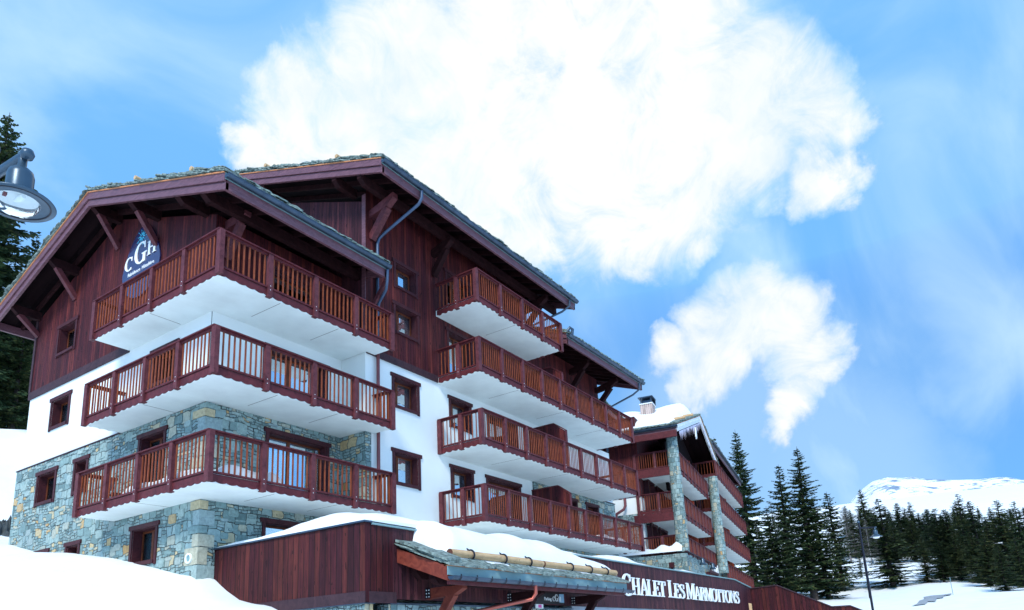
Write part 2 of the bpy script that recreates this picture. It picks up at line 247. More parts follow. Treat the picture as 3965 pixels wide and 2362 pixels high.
# ------------------------------------------------------------------ building helpers
ORG = {}
def tag(o, label, cat=None, group=None, kind=None):
    o['label'] = label
    if cat: o['category'] = cat
    if group: o['group'] = group
    if kind: o['kind'] = kind
    return o
def thing(name, label, cat, loc=(0, 0, 0), group=None):
    o = bpy.data.objects.new(name, None); o.empty_display_size = 0.3; o.location = loc; C.objects.link(o); ORG[o.name] = Vector(loc)
    return tag(o, label, cat, group)
ID = lambda p: Vector(p)
class MB:
    def __init__(s, f=ID): s.v = []; s.F = []; s.f = f; s.sm = []
    def add(s, vs, fs, sm=False):
        o = len(s.v); s.v += [s.f(p) for p in vs]; s.F += [tuple(i + o for i in q) for q in fs]; s.sm += [sm] * len(fs); return s
    def box(s, x0, x1, y0, y1, z0, z1):
        return s.add([(x0, y0, z0), (x1, y0, z0), (x1, y1, z0), (x0, y1, z0), (x0, y0, z1), (x1, y0, z1), (x1, y1, z1), (x0, y1, z1)],
                     [(0, 3, 2, 1), (4, 5, 6, 7), (0, 1, 5, 4), (1, 2, 6, 5), (2, 3, 7, 6), (3, 0, 4, 7)])
    def quad(s, *p): return s.add(list(p), [tuple(range(len(p)))])
    def prism(s, pts, d):                         # pts: polygon in 3D, d: extrusion vector
        n = len(pts); d = Vector(d); a = [Vector(p) for p in pts]; b = [p + d for p in a]
        return s.add(a + b, [tuple(range(n - 1, -1, -1)), tuple(range(n, 2 * n))] + [(i, (i + 1) % n, n + (i + 1) % n, n + i) for i in range(n)])
    def beam(s, p0, p1, w, h, up=(0, 0, 1)):      # rectangular bar, w sideways, h along up; runs on the axis
        p0, p1 = Vector(p0), Vector(p1); d = (p1 - p0).normalized(); u = Vector(up); side = d.cross(u).normalized(); u = side.cross(d).normalized()
        q = [(-w / 2, -h / 2), (w / 2, -h / 2), (w / 2, h / 2), (-w / 2, h / 2)]
        return s.add([p0 + side * a + u * b for a, b in q] + [p1 + side * a + u * b for a, b in q], [(3, 2, 1, 0), (4, 5, 6, 7), (0, 1, 5, 4), (1, 2, 6, 5), (2, 3, 7, 6), (3, 0, 4, 7)])
    def tube(s, pts, r, n=10, cap=True):
        pts = [Vector(p) for p in pts]; rs = r if isinstance(r, (list, tuple)) else [r] * len(pts); vs = []
        ref = Vector((0, 0, 1))
        for i, p in enumerate(pts):
            d = (pts[min(i + 1, len(pts) - 1)] - pts[max(i - 1, 0)]).normalized()
            if abs(d.dot(ref)) > 0.97: ref = Vector((1, 0, 0.01))
            a = d.cross(ref).normalized(); b = d.cross(a)
            vs += [p + (a * math.cos(6.28319 * k / n) + b * math.sin(6.28319 * k / n)) * rs[i] for k in range(n)]
            ref = -b if abs(d.dot(b)) < 0.5 else ref
        fs = [(i * n + k, i * n + (k + 1) % n, (i + 1) * n + (k + 1) % n, (i + 1) * n + k) for i in range(len(pts) - 1) for k in range(n)]
        s.add(vs, fs, True)
        if cap: s.add([vs[k] for k in range(n)], [tuple(range(n))]); s.add([vs[-n + k] for k in range(n)], [tuple(range(n - 1, -1, -1))])
        return s
    def lathe(s, c, prof, n=28):                  # prof: list of (radius, z)
        vs = []; c = Vector(c)
        for r, z in prof: vs += [c + Vector((r * math.cos(6.28319 * k / n), r * math.sin(6.28319 * k / n), z)) for k in range(n)]
        return s.add(vs, [(i * n + k, i * n + (k + 1) % n, (i + 1) * n + (k + 1) % n, (i + 1) * n + k) for i in range(len(prof) - 1) for k in range(n)], True)
    def build(s, name, m, parent=None, label=None):
        me = bpy.data.meshes.new(name); off = ORG[parent.name] if parent else Vector((0, 0, 0))
        me.from_pydata([v - off for v in s.v], [], s.F); me.polygons.foreach_set('use_smooth', s.sm); me.materials.append(MT[m] if isinstance(m, str) else m)
        o = bpy.data.objects.new(name, me); C.objects.link(o)
        if parent: o.parent = parent
        ORG[o.name] = off
        if label: o['label'] = label
        return o
def ss(a, b, x):
    t = max(0, min(1, (x - a) / (b - a))); return t * t * (3 - 2 * t)
def interp(x, xs, ys):
    if x <= xs[0]: return ys[0]
    for i in range(1, len(xs)):
        if x <= xs[i]: return ys[i - 1] + (ys[i] - ys[i - 1]) * (x - xs[i - 1]) / (xs[i] - xs[i - 1])
    return ys[-1]
# wall frames: (along the wall, outward from it, up) -> world
FL = lambda p: Vector((11.2 - p[1], p[0], p[2]))
FR = lambda p: Vector((p[0], 16.38 - p[1], p[2]))
FREC = lambda p: Vector((p[0], 17.55 - p[1], p[2]))
def merge(o, target):
    me = target.data; me.materials.append(o.data.materials[0]); bm = bmesh.new(); bm.from_mesh(me); nf = len(bm.faces); bm.from_mesh(o.data); bm.faces.ensure_lookup_table()
    for f in bm.faces[nf:]: f.material_index = 1
    bm.to_mesh(me); bm.free(); C.objects.unlink(o); bpy.data.objects.remove(o)
def stone_blocks(root, F, a0, a1, z0, z1, d, avoid, count, seed, target):
    r = random.Random(seed); done = []; m = MB(F)
    def block(x, z, w, h, pr):
        n = r.randint(5, 7) if w < 0.6 else 6; pts = []
        for k in range(n * 2):
            t = 6.28319 * k / (n * 2); c_, s_ = math.cos(t), math.sin(t); e = 0.42; pts.append((x + w / 2 * (abs(c_) ** e) * (1 if c_ > 0 else -1) * r.uniform(0.88, 1.0), z + h / 2 * (abs(s_) ** e) * (1 if s_ > 0 else -1) * r.uniform(0.88, 1.0)))
        m.add([(p[0], d - 0.01, p[1]) for p in pts] + [(x + (p[0] - x) * 0.93, d + pr, z + (p[1] - z) * 0.9) for p in pts], [tuple(range(2 * n, 4 * n))] + [(i, (i + 1) % (2 * n), 2 * n + (i + 1) % (2 * n), 2 * n + i) for i in range(2 * n)])
    for _ in range(count * 12):
        if len(done) >= count: break
        w, h = (r.uniform(0.24, 0.5), r.uniform(0.2, 0.4)) if r.random() < 0.55 else (r.uniform(0.2, 0.42), r.uniform(0.06, 0.12)); x, z = r.uniform(a0 + w / 2, a1 - w / 2), r.uniform(z0 + h / 2, z1 - h / 2)
        if any(abs(x - q[0]) < (w + q[2]) / 2 + 0.015 and abs(z - q[1]) < (h + q[3]) / 2 + 0.015 for q in done): continue
        if any(v[0] - 0.05 < x + w / 2 and v[1] + 0.05 > x - w / 2 and v[2] - 0.05 < z + h / 2 and v[3] + 0.05 > z - h / 2 for v in avoid): continue
        done.append((x, z, w, h)); block(x, z, w, h, r.uniform(0.012, 0.035))
    merge(m.build('wall_relief', 'blockstone', root), target)
def quoins(root, x, y, z0, z1, seed):
    r = random.Random(seed); m = MB(); z = z0; k = 0
    while z < z1 - 0.1:
        h = min(r.uniform(0.22, 0.5), z1 - z); a, b = (r.uniform(0.4, 0.6), r.uniform(0.2, 0.3)) if k % 2 else (r.uniform(0.2, 0.3), r.uniform(0.4, 0.6)); o = r.uniform(0.02, 0.04)
        m.box(x - o, x + a, y - o * 0.9, y + b, z + 0.012, z + h - 0.012); z += h; k += 1
    m.build('quoin_stones', 'blockstone', root)
FPIER = lambda p: Vector((16.12 - p[1], p[0], p[2]))
ang = R_(9.75); U_ = Vector((math.cos(ang), math.sin(ang), 0)); V_ = Vector((-math.sin(ang), math.cos(ang), 0))
FB = lambda p: U_ * p[0] + V_ * p[1] + Vector((0, 0, p[2]))              # second building: (u along it, v into it, z)
def wall_sheet(mb, a0, a1, z0, z1, d, holes=(), deep=0.34):
    A = sorted({a0, a1, *[h[0] for h in holes], *[h[1] for h in holes]}); Z = sorted({z0, z1, *[h[2] for h in holes], *[h[3] for h in holes]})
    A = [a for a in A if a0 <= a <= a1]; Z = [z for z in Z if z0 <= z <= z1]
    for i in range(len(A) - 1):
        for j in range(len(Z) - 1):
            ca, cz = (A[i] + A[i + 1]) / 2, (Z[j] + Z[j + 1]) / 2
            if any(h[0] < ca < h[1] and h[2] < cz < h[3] for h in holes): continue
            mb.quad((A[i], d, Z[j]), (A[i + 1], d, Z[j]), (A[i + 1], d, Z[j + 1]), (A[i], d, Z[j + 1]))
    for h in holes:
        x0, x1, y0, y1 = h[:4]; y0 = max(y0, z0); y1 = min(y1, z1)
        if y1 <= y0: continue
        q = d - deep
        mb.quad((x0, d, y0), (x0, q, y0), (x0, q, y1), (x0, d, y1)); mb.quad((x1, d, y0), (x1, d, y1), (x1, q, y1), (x1, q, y0))
        mb.quad((x0, d, y1), (x0, q, y1), (x1, q, y1), (x1, d, y1)); mb.quad((x0, d, y0), (x1, d, y0), (x1, q, y0), (x0, q, y0))
rng = random.Random(5)
def window(root, F, a0, a1, z0, z1, d, door=False, curtain=1, leaf=0.5, skip=False, name='window'):
    """trim outer size a0..a1, z0..z1 on a wall face at depth d; opening is 0.12 inside"""
    e = 0.07
    m = MB(F); m.box(a0, a1, d, d + 0.05, z1 - 0.13, z1)
    m.box(a0 + e, a0 + e + 0.11, d, d + 0.035, z0, z1 - 0.13); m.box(a1 - e - 0.11, a1 - e, d, d + 0.035, z0, z1 - 0.13)
    if not door: m.box(a0 + e + 0.11, a1 - e - 0.11, d, d + 0.06, z0 + 0.03, z0 + 0.13)
    # lining of the reveal
    b0, b1, y0, y1 = a0 + e + 0.11, a1 - e - 0.11, z0 + (0.0 if door else 0.13), z1 - 0.13
    for (p, q) in ((b0, b0 + 0.03), (b1 - 0.03, b1)): m.box(p, q, d - 0.33, d - 0.002, y0, y1)
    m.box(b0 + 0.03, b1 - 0.03, d - 0.33, d - 0.002, y1 - 0.03, y1); m.box(b0 + 0.03, b1 - 0.03, d - 0.33, d - 0.002, y0, y0 + 0.03)
    w = m.build(name, 'trim', root)
    b0 += 0.03; b1 -= 0.03; y0 += 0.03; y1 -= 0.03
    s = MB(F); k = 0.055; q0, q1 = d - 0.32, d - 0.27
    mids = [b0 + (b1 - b0) * leaf] if b1 - b0 > 0.75 else []
    edges = [b0] + mids + [b1]
    s.box(b0, b1, q0, q1, y0, y0 + k); s.box(b0, b1, q0, q1, y1 - k, y1)
    s.box(b0, b0 + k, q0, q1, y0 + k, y1 - k); s.box(b1 - k, b1, q0, q1, y0 + k, y1 - k)
    for mm in mids: s.box(mm - k, mm + k, q0, q1 + 0.01, y0 + k, y1 - k)
    s.build('sash', 'sash', w)
    MB(F).box(b0 + k, b1 - k, q0 + 0.02, q0 + 0.03, y0 + k, y1 - k).build('pane', 'glass', w)
    if curtain:
        c = MB(F); n = 26; span = (0.55, 0.95) if curtain == 1 else (0.0, 1.0) if curtain == 2 else (0.05, 0.4)
        xs = [b0 + (b1 - b0) * (span[0] + (span[1] - span[0]) * i / n) for i in range(n + 1)]
        vs = [(x, q0 - 0.08 - 0.025 * math.sin(i * 1.9), z) for z in (y0 + 0.05, y1) for i, x in enumerate(xs)]
        c.add(vs, [(i, i + 1, n + 2 + i, n + 1 + i) for i in range(n)], True); c.build('curtain', 'curtain', w)
    return w
def hole(a0, a1, z0, z1, door=False): return (a0 + 0.18, a1 - 0.18, z0 + (0.0 if door else 0.13), z1 - 0.13)
# ------------------------------------------------------------------ balconies
def railing(slab, F, p0, p1, out, nb, zt, corner0=True, end1=True, kind='open', h=1.33, nbal=9, posts=True):
    """p0,p1 = (x,y) in frame F, out = outward (x,y); zt = top of the hand rail"""
    p0, p1, out = Vector(p0), Vector(p1), Vector(out); L = (p1 - p0).length; d = (p1 - p0) / L
    def P(s, o, z): q = p0 + d * s + out * o; return (q.x, q.y, z)
    def bar(mb, s0, s1, o0, o1, z0, z1):
        mb.add([P(s0, o0, z0), P(s1, o0, z0), P(s1, o1, z0), P(s0, o1, z0), P(s0, o0, z1), P(s1, o0, z1), P(s1, o1, z1), P(s0, o1, z1)], [(0, 3, 2, 1), (4, 5, 6, 7), (0, 1, 5, 4), (1, 2, 6, 5), (2, 3, 7, 6), (3, 0, 4, 7)])
    hr = MB(F); bar(hr, -0.03 if corner0 else 0, L + (0.05 if end1 else 0), -0.14, 0.035, zt - 0.035, zt); bar(hr, 0.02, L - 0.02, -0.09, -0.03, zt - 0.10, zt - 0.04); hr.build('handrail', 'rail', slab)
    br = MB(F); bar(br, 0.02, L - 0.02, -0.10, -0.02, zt - 1.09, zt - 1.04); br.build('bottom_rail', 'rail', slab)
    # scalloped fascia board
    n = max(1, round(L / 0.30)); fb = MB(F); k = 6; vs = []
    for i in range(n * k + 1):
        s = L * i / (n * k); zb = zt - h + 0.036 * (1 - abs(math.sin(math.pi * i / k))) + 0.0
        for o, z in ((-0.05, zt - h + 0.22), (-0.05, zb), (-0.09, zb), (-0.09, zt - h + 0.22)): vs.append(P(s, o, z))
    m = n * k
    fb.add(vs, [(4 * i + a, 4 * i + b, 4 * i + 4 + b, 4 * i + 4 + a) for i in range(m) for a, b in ((0, 1), (1, 2), (2, 3), (3, 0))] + [(0, 3, 2, 1), (4 * m, 4 * m + 1, 4 * m + 2, 4 * m + 3)])
    fb.build('fascia_board', 'rail', slab)
    for i in range(nb + 1):
        if (i == 0 and not corner0) or (i == nb and not end1) or not posts: continue
        s = L * i / nb; pm = MB(F); w = 0.075 if 0 < i < nb else 0.09; lo = zt - h - (0.03 if 0 < i < nb else 0.0)
        bar(pm, s - w, s + w, -0.115, 0.02, lo, zt - 0.037); po = pm.build('post', 'beam', slab)
        if 0 < i < nb and kind == 'open':
            bm_ = MB(F)
            for z in (zt - 1.03, zt - 1.15): bar(bm_, s - 0.009, s + 0.009, 0.02, 0.026, z - 0.009, z + 0.009)
            bm_.build('bolt', 'white', po)
    for i in range(nb):
        s0, s1 = L * i / nb + 0.07, L * (i + 1) / nb - 0.07; b = MB(F)
        if kind == 'open':
            for j in range(nbal):
                s = s0 + (s1 - s0) * (j + 0.5) / nbal; r = random.Random(i * 31 + j).uniform(-0.006, 0.006)
                w_, t_ = (0.022, 0.026) if nbal == 9 else (0.017, 0.018); bar(b, s - w_, s + w_, -0.08 + r, -0.08 + t_ + r, zt - 1.05, zt - 0.095)
            b.build('baluster_panel', 'bal', slab)
        else:
            bar(b, s0, s1, -0.08, -0.05, zt - 1.03, zt - 0.10); b.build('infill_panel', 'panel', slab)
# ================================================================== MAIN CHALET
hotel = thing('chalet_building', 'large red-brown timber, white plaster and stone chalet with long balconies, nearest the camera', 'building', (16.0, 22.0, 2.0))
RT = (11.2, 8.42, 5.62)                           # hand rail heights of the wrap-round tower balconies
# --- left gable facade (plane X = 11.2)
hw = {'W1': (25.55, 27.12, 10.98, 12.25), 'W2': (25.55, 27.13, 8.20, 9.44), 'LW': (19.1, 20.66, 8.2, 9.47), 'W3': (25.87, 27.46, 5.50, 6.76), 'W4': (23.75, 24.84, 5.50, 6.76), 'W4b': (19.31, 20.93, 4.55, 6.78), 'W5': (19.4, 20.97, 2.75, 3.98), 'W6': (23.8, 24.89, 2.75, 3.97), 'W7': (25.9, 27.12, 2.75, 3.94)}
m = MB(FL); wall_sheet(m, 17.55, 28.84, 7.08, 9.90, 0.03, [hole(*hw['W2']), hole(*hw['LW'])]); m.box(28.6, 28.839, -6, 0.0, 0.8, 12.9); m.build('plaster_wall', 'stucco', hotel)
m = MB(FL); wall_sheet(m, 17.50, 29.1, -1.0, 7.08, 0.09, [hole(*hw['W3']), hole(*hw['W4']), hole(*hw['W4b'], True), hole(*hw['W5']), hole(*hw['W6']), hole(*hw['W7'])]); m.box(29.0, 29.099, -6, 0.088, -1, 7.078)
stw_l = m.build('stone_wall', 'stone', hotel)
MB(FL).box(21.96, 29.13, 0.0, 0.12, 7.085, 7.12).build('stone_coping', 'band', hotel)
m = MB(FL); wall_sheet(m, 17.52, 28.84, 9.90, 13.0, 0.06, [hole(*hw['W1'])]); m.prism([(17.52, 0.06, 13.001), (28.84, 0.06, 13.001), (23.2, 0.06, 15.12)], (0, -0.2, 0)); m.build('timber_wall', 'siding', hotel)
m = MB(FL); m.box(21.95, 28.9, 0.0, 0.09, 9.82, 10.10); m.build('base_band', 'band', hotel); MB(FL).box(28.76, 28.90, 0.0, 0.10, 10.1, 13.0).build('corner_board', 'band', hotel)
for k, v in hw.items(): window(hotel, FL, *v, 0.09 if k in ('W3', 'W4', 'W4b', 'W5', 'W6', 'W7') else 0.06 if k == 'W1' else 0.03, door=(k == 'W4b'), curtain={'W2': 1, 'W5': 1, 'W1': 3, 'W4b': 1}.get(k, 0), leaf=0.5)
# --- recessed right side of the tower (plane Y = 17.55)
dw = {'D1': (12.96, 15.58, 7.25, 9.49), 'D2': (13.04, 15.65, 4.50, 6.78), 'D3': (13.02, 15.60, 1.8, 4.02), 'D0': (12.9, 15.4, 9.9, 12.2)}
m = MB(FREC); wall_sheet(m, 11.17, 16.12, 7.08, 9.90, 0.03, [hole(*dw['D1'], True)]); m.build('plaster_wall', 'stucco', hotel)
m = MB(FREC); wall_sheet(m, 11.11, 16.12, -1.0, 7.08, 0.05, [hole(*dw['D2'], True), hole(*dw['D3'], True)]); stw_r = m.build('stone_wall', 'stone', hotel)
m = MB(FREC); wall_sheet(m, 11.14, 16.12, 9.90, 13.0, 0.04, [hole(*dw['D0'], True)]); m.build('timber_wall', 'siding', hotel)
for k, v in dw.items(): window(hotel, FREC, *v, 0.03 if k == 'D1' else 0.05 if k != 'D0' else 0.04, door=True, curtain=0 if k == 'D0' else 1, leaf=0.42, name='patio_door')
stone_blocks(hotel, FL, 17.95, 29.05, 1.6, 7.05, 0.09, [hw[k] for k in ('W3', 'W4', 'W4b', 'W5', 'W6', 'W7')] + [(16, 22.1, 4.25, 4.56)], 230, 3, stw_l)
stone_blocks(hotel, FREC, 11.6, 16.0, 1.6, 7.05, 0.05, [dw['D2'], dw['D3'], (10, 17, 4.25, 4.56)], 90, 4, stw_r)
quoins(hotel, 11.11, 17.50, 1.7, 4.27, 5); quoins(hotel, 11.11, 17.50, 4.52, 7.05, 6)
# --- pier (plane X = 16.12), tower meets main block
m = MB(FPIER); wall_sheet(m, 16.38, 17.52, 7.08, 9.90, 0.0); m.build('plaster_wall', 'stucco', hotel)
m = MB(FPIER); m.box(16.33, 17.50, 0.0, 0.05, 1, 7.08); m.box(16.33, 16.379, -0.22, -0.002, 4.2, 7.08); m.build('stone_wall', 'stone', hotel)
m = MB(FPIER); wall_sheet(m, 16.35, 32.4, 9.90, 15.6, 0.02); m.prism([(16.35, 0.02, 15.601), (32.4, 0.02, 15.601), (24.4, 0.02, 18.9)], (0, -0.2, 0)); m.build('timber_wall', 'siding_grey', hotel)
MB(FPIER).box(16.33, 16.50, 0.02, 0.05, 9.9, 15.9).build('corner_board', 'fascia', hotel)
# --- long right facade (plane Y = 16.38)
fw = {'A1': (17.42, 18.86, 12.85, 14.0), 'A2': (17.38, 18.91, 11.05, 12.31), 'A3': (17.31, 18.88, 8.25, 9.53), 'A4': (17.31, 18.87, 5.50, 6.80), 'B2': (20.45, 22.01, 8.25, 9.54), 'B3': (20.43, 22.0, 5.50, 6.79), 'C2': (22.69, 25.34, 4.5, 6.77), 'C3': (22.9, 25.3, 7.25, 9.50), 'E2': (30.92, 32.39, 4.5, 6.78), 'E1': (28.9, 30.2, 4.5, 6.78), 'T2': (20.4, 22.2, 10.0, 12.35), 'T1': (20.4, 22.2, 12.7, 14.9), 'T3': (28.0, 30.4, 10.0, 12.2)}
drs = ('C2', 'C3', 'E2', 'E1', 'T2', 'T1', 'T3')
white = [k for k in fw if k in ('A3', 'B2', 'C3')]; low = [k for k in fw if k in ('A4', 'B3', 'C2')]; top = ['A1', 'A2', 'T2', 'T1']
m = MB(FR); wall_sheet(m, 16.12, 34.2, 7.08, 9.90, 0.0, [hole(*fw[k], k in drs) for k in white]); wall_sheet(m, 16.12, 26.26, 0.5, 7.08, 0.0, [hole(*fw[k], k in drs) for k in low])
m.quad((34.2, 0, 7.1), (34.2, -14, 7.1), (34.2, -14, 9.9), (34.2, 0, 9.9)); m.build('plaster_wall', 'stucco', hotel)
m = MB(FR); wall_sheet(m, 26.26, 34.25, 0.5, 7.08, 0.07, [hole(*fw[k], True) for k in ('E1', 'E2')]); m.quad((26.26, 0.07, 0.5), (26.26, 0.07, 7.08), (26.26, 0, 7.08), (26.26, 0, 0.5)); m.quad((34.25, 0.07, 0.5), (34.25, -14, 0.5), (34.25, -14, 7.08), (34.25, 0.07, 7.08)); m.build('stone_wall', 'stone', hotel)
MB(FR).box(26.24, 34.28, 0.0, 0.10, 7.085, 7.12).build('stone_coping', 'band', hotel)
m = MB(FR); wall_sheet(m, 16.14, 26.5, 9.90, 16.1, 0.03, [hole(*fw[k], k in drs) for k in top]); wall_sheet(m, 26.5, 33.4, 9.90, 13.9, 0.03, [hole(*fw['T3'], True)])
m.quad((26.5, 0.03, 13.9), (26.5, -16, 13.9), (26.5, -8, 18.6), (26.5, 0.03, 16.0)); m.quad((33.4, 0.03, 9.9), (33.4, -16, 9.9), (33.4, -8, 16.6), (33.4, 0.03, 13.9)); m.build('timber_wall', 'siding', hotel)
MB(FR).box(16.12, 19.9, 0.031, 0.065, 9.84, 10.10).build('base_band', 'band', hotel)
for k, v in fw.items(): window(hotel, FR, *v, 0.03 if k[0] in 'T' or k in ('A1', 'A2') else 0.07 if k[0] == 'E' else 0.0, door=k in drs, curtain={'A1': 2, 'E2': 0, 'E1': 0, 'T3': 0, 'T2': 0, 'T1': 1, 'C3': 0}.get(k, 1), leaf=0.33 if k[0] in 'AB' else 0.45, name='patio_door' if k in drs else 'window')
# --- tower balconies
for zt in RT:
    s = MB(); zb, zu = zt - 1.33, zt - 1.12
    s.box(10.07, 11.199, 15.63, 21.95, zb, zu); s.box(11.2, 16.5, 15.63, 16.37, zb, zu); s.box(11.2, 16.1, 16.371, 17.53, zb, zu)
    slab = s.build('balcony', 'slab', hotel)
    railing(slab, ID, (10.0, 15.56), (10.0, 22.03), (-1, 0), 4, zt)
    railing(slab, ID, (10.0, 15.56), (16.57, 15.56), (0, -1), 4, zt, corner0=False)
    railing(slab, ID, (10.05, 22.03), (11.15, 22.03), (0, 1), 1, zt, corner0=False, end1=False, nbal=6)
    railing(slab, ID, (16.55, 15.60), (16.55, 16.36), (1, 0), 1, zt, corner0=False, end1=False, nbal=4)
    j = MB()                                      # movement joints in the soffit
    for x in (12.1, 14.3): j.box(x, x + 0.012, 15.7, 17.0, zb - 0.003, zb + 0.001)
    j.box(10.15, 11.1, 19.0, 19.012, zb - 0.003, zb + 0.001); j.build('soffit_joint', 'darkbeam', slab)
# --- long balconies of the main block
for zt, xe, nb in ((13.9, 26.04, 4), (11.13, 32.87, 9), (8.36, 32.92, 9), (5.59, 32.92, 9)):
    s = MB(); zb = zt - 1.32; s.box(19.86, xe - 0.07, 14.37, 16.379, zb, zb + 0.22); slab = s.build('balcony', 'slab', hotel)
    railing(slab, ID, (19.8, 14.3), (xe, 14.3), (0, -1), nb, zt, nbal=10)
    railing(slab, ID, (19.8, 14.3), (19.8, 16.3), (-1, 0), 2, zt, corner0=False, nbal=5, end1=(zt < 11))
    railing(slab, ID, (xe, 14.3), (xe, 16.3), (1, 0), 2, zt, corner0=False, nbal=6)
    j = MB(); x = 22.5
    while x < xe - 2: j.box(x, x + 0.012, 14.45, 15.9, zb - 0.003, zb + 0.001); x += 3.6
    j.build('soffit_joint', 'darkbeam', slab)
    if nb == 9:                                   # boarded screen dividing two apartments
        p = MB(); zt2 = zt + (0.98 if zt < 11 else 0.85)
        p.prism([(26.0, 16.28, zb + 0.25), (26.0, 14.42, zb + 0.25), (26.0, 14.42, zt2 - 0.42), (26.0, 14.95, zt2), (26.0, 16.28, zt2)], (0.09, 0, 0)); dv = p.build('dividing_screen', 'siding', slab)
        c = MB(); c.box(25.97, 26.12, 14.38, 14.419, zb + 0.25, zt2 - 0.40); c.prism([(25.97, 14.38, zt2 - 0.42), (25.97, 14.95, zt2 + 0.001), (25.97, 14.95, zt2 + 0.04), (25.97, 14.38, zt2 - 0.37)], (0.15, 0, 0)); c.prism([(25.97, 14.95, zt2 + 0.001), (25.97, 16.28, zt2 + 0.001), (25.97, 16.28, zt2 + 0.04), (25.97, 14.95, zt2 + 0.04)], (0.15, 0, 0)); c.build('screen_frame', 'rail', dv)
# ------------------------------------------------------------------ roofs
def slate_row(mb, P, L, w, seed, lift=0.0, tk=1.0):
    """ragged overlapping stone slates along an edge; P(s, inward, up) -> point"""
    r = random.Random(seed); s = 0
    while s < L:
        l = r.uniform(0.25, 0.62); t = r.uniform(0.025, 0.06) * tk; o = r.uniform(-0.06, 0.05); up = lift + r.uniform(0, 0.03); tilt = r.uniform(0.02, 0.07); skew = r.uniform(-0.05, 0.05)
        e = min(s + l, L); nq = 5; lo_ = []
        for i in range(nq + 1):
            f = i / nq; lo_.append(P(s - 0.05 + (e - s + 0.09) * f, o + skew * f + (r.uniform(-0.035, 0.035) if 0 < i < nq else 0.03), up + tilt * 0.4 * f))
        a = lo_ + [P(e + 0.02, w, up + tilt), P(s - 0.03, w, up + tilt * 0.7)]
        b = [Vector(q) + Vector((0, 0, t * r.uniform(0.7, 1.25))) for q in a]; n_ = len(a)
        mb.add([*a, *b], [tuple(range(n_ - 1, -1, -1)), tuple(range(n_, 2 * n_))] + [(i, (i + 1) % n_, n_ + (i + 1) % n_, n_ + i) for i in range(n_)]); s += l
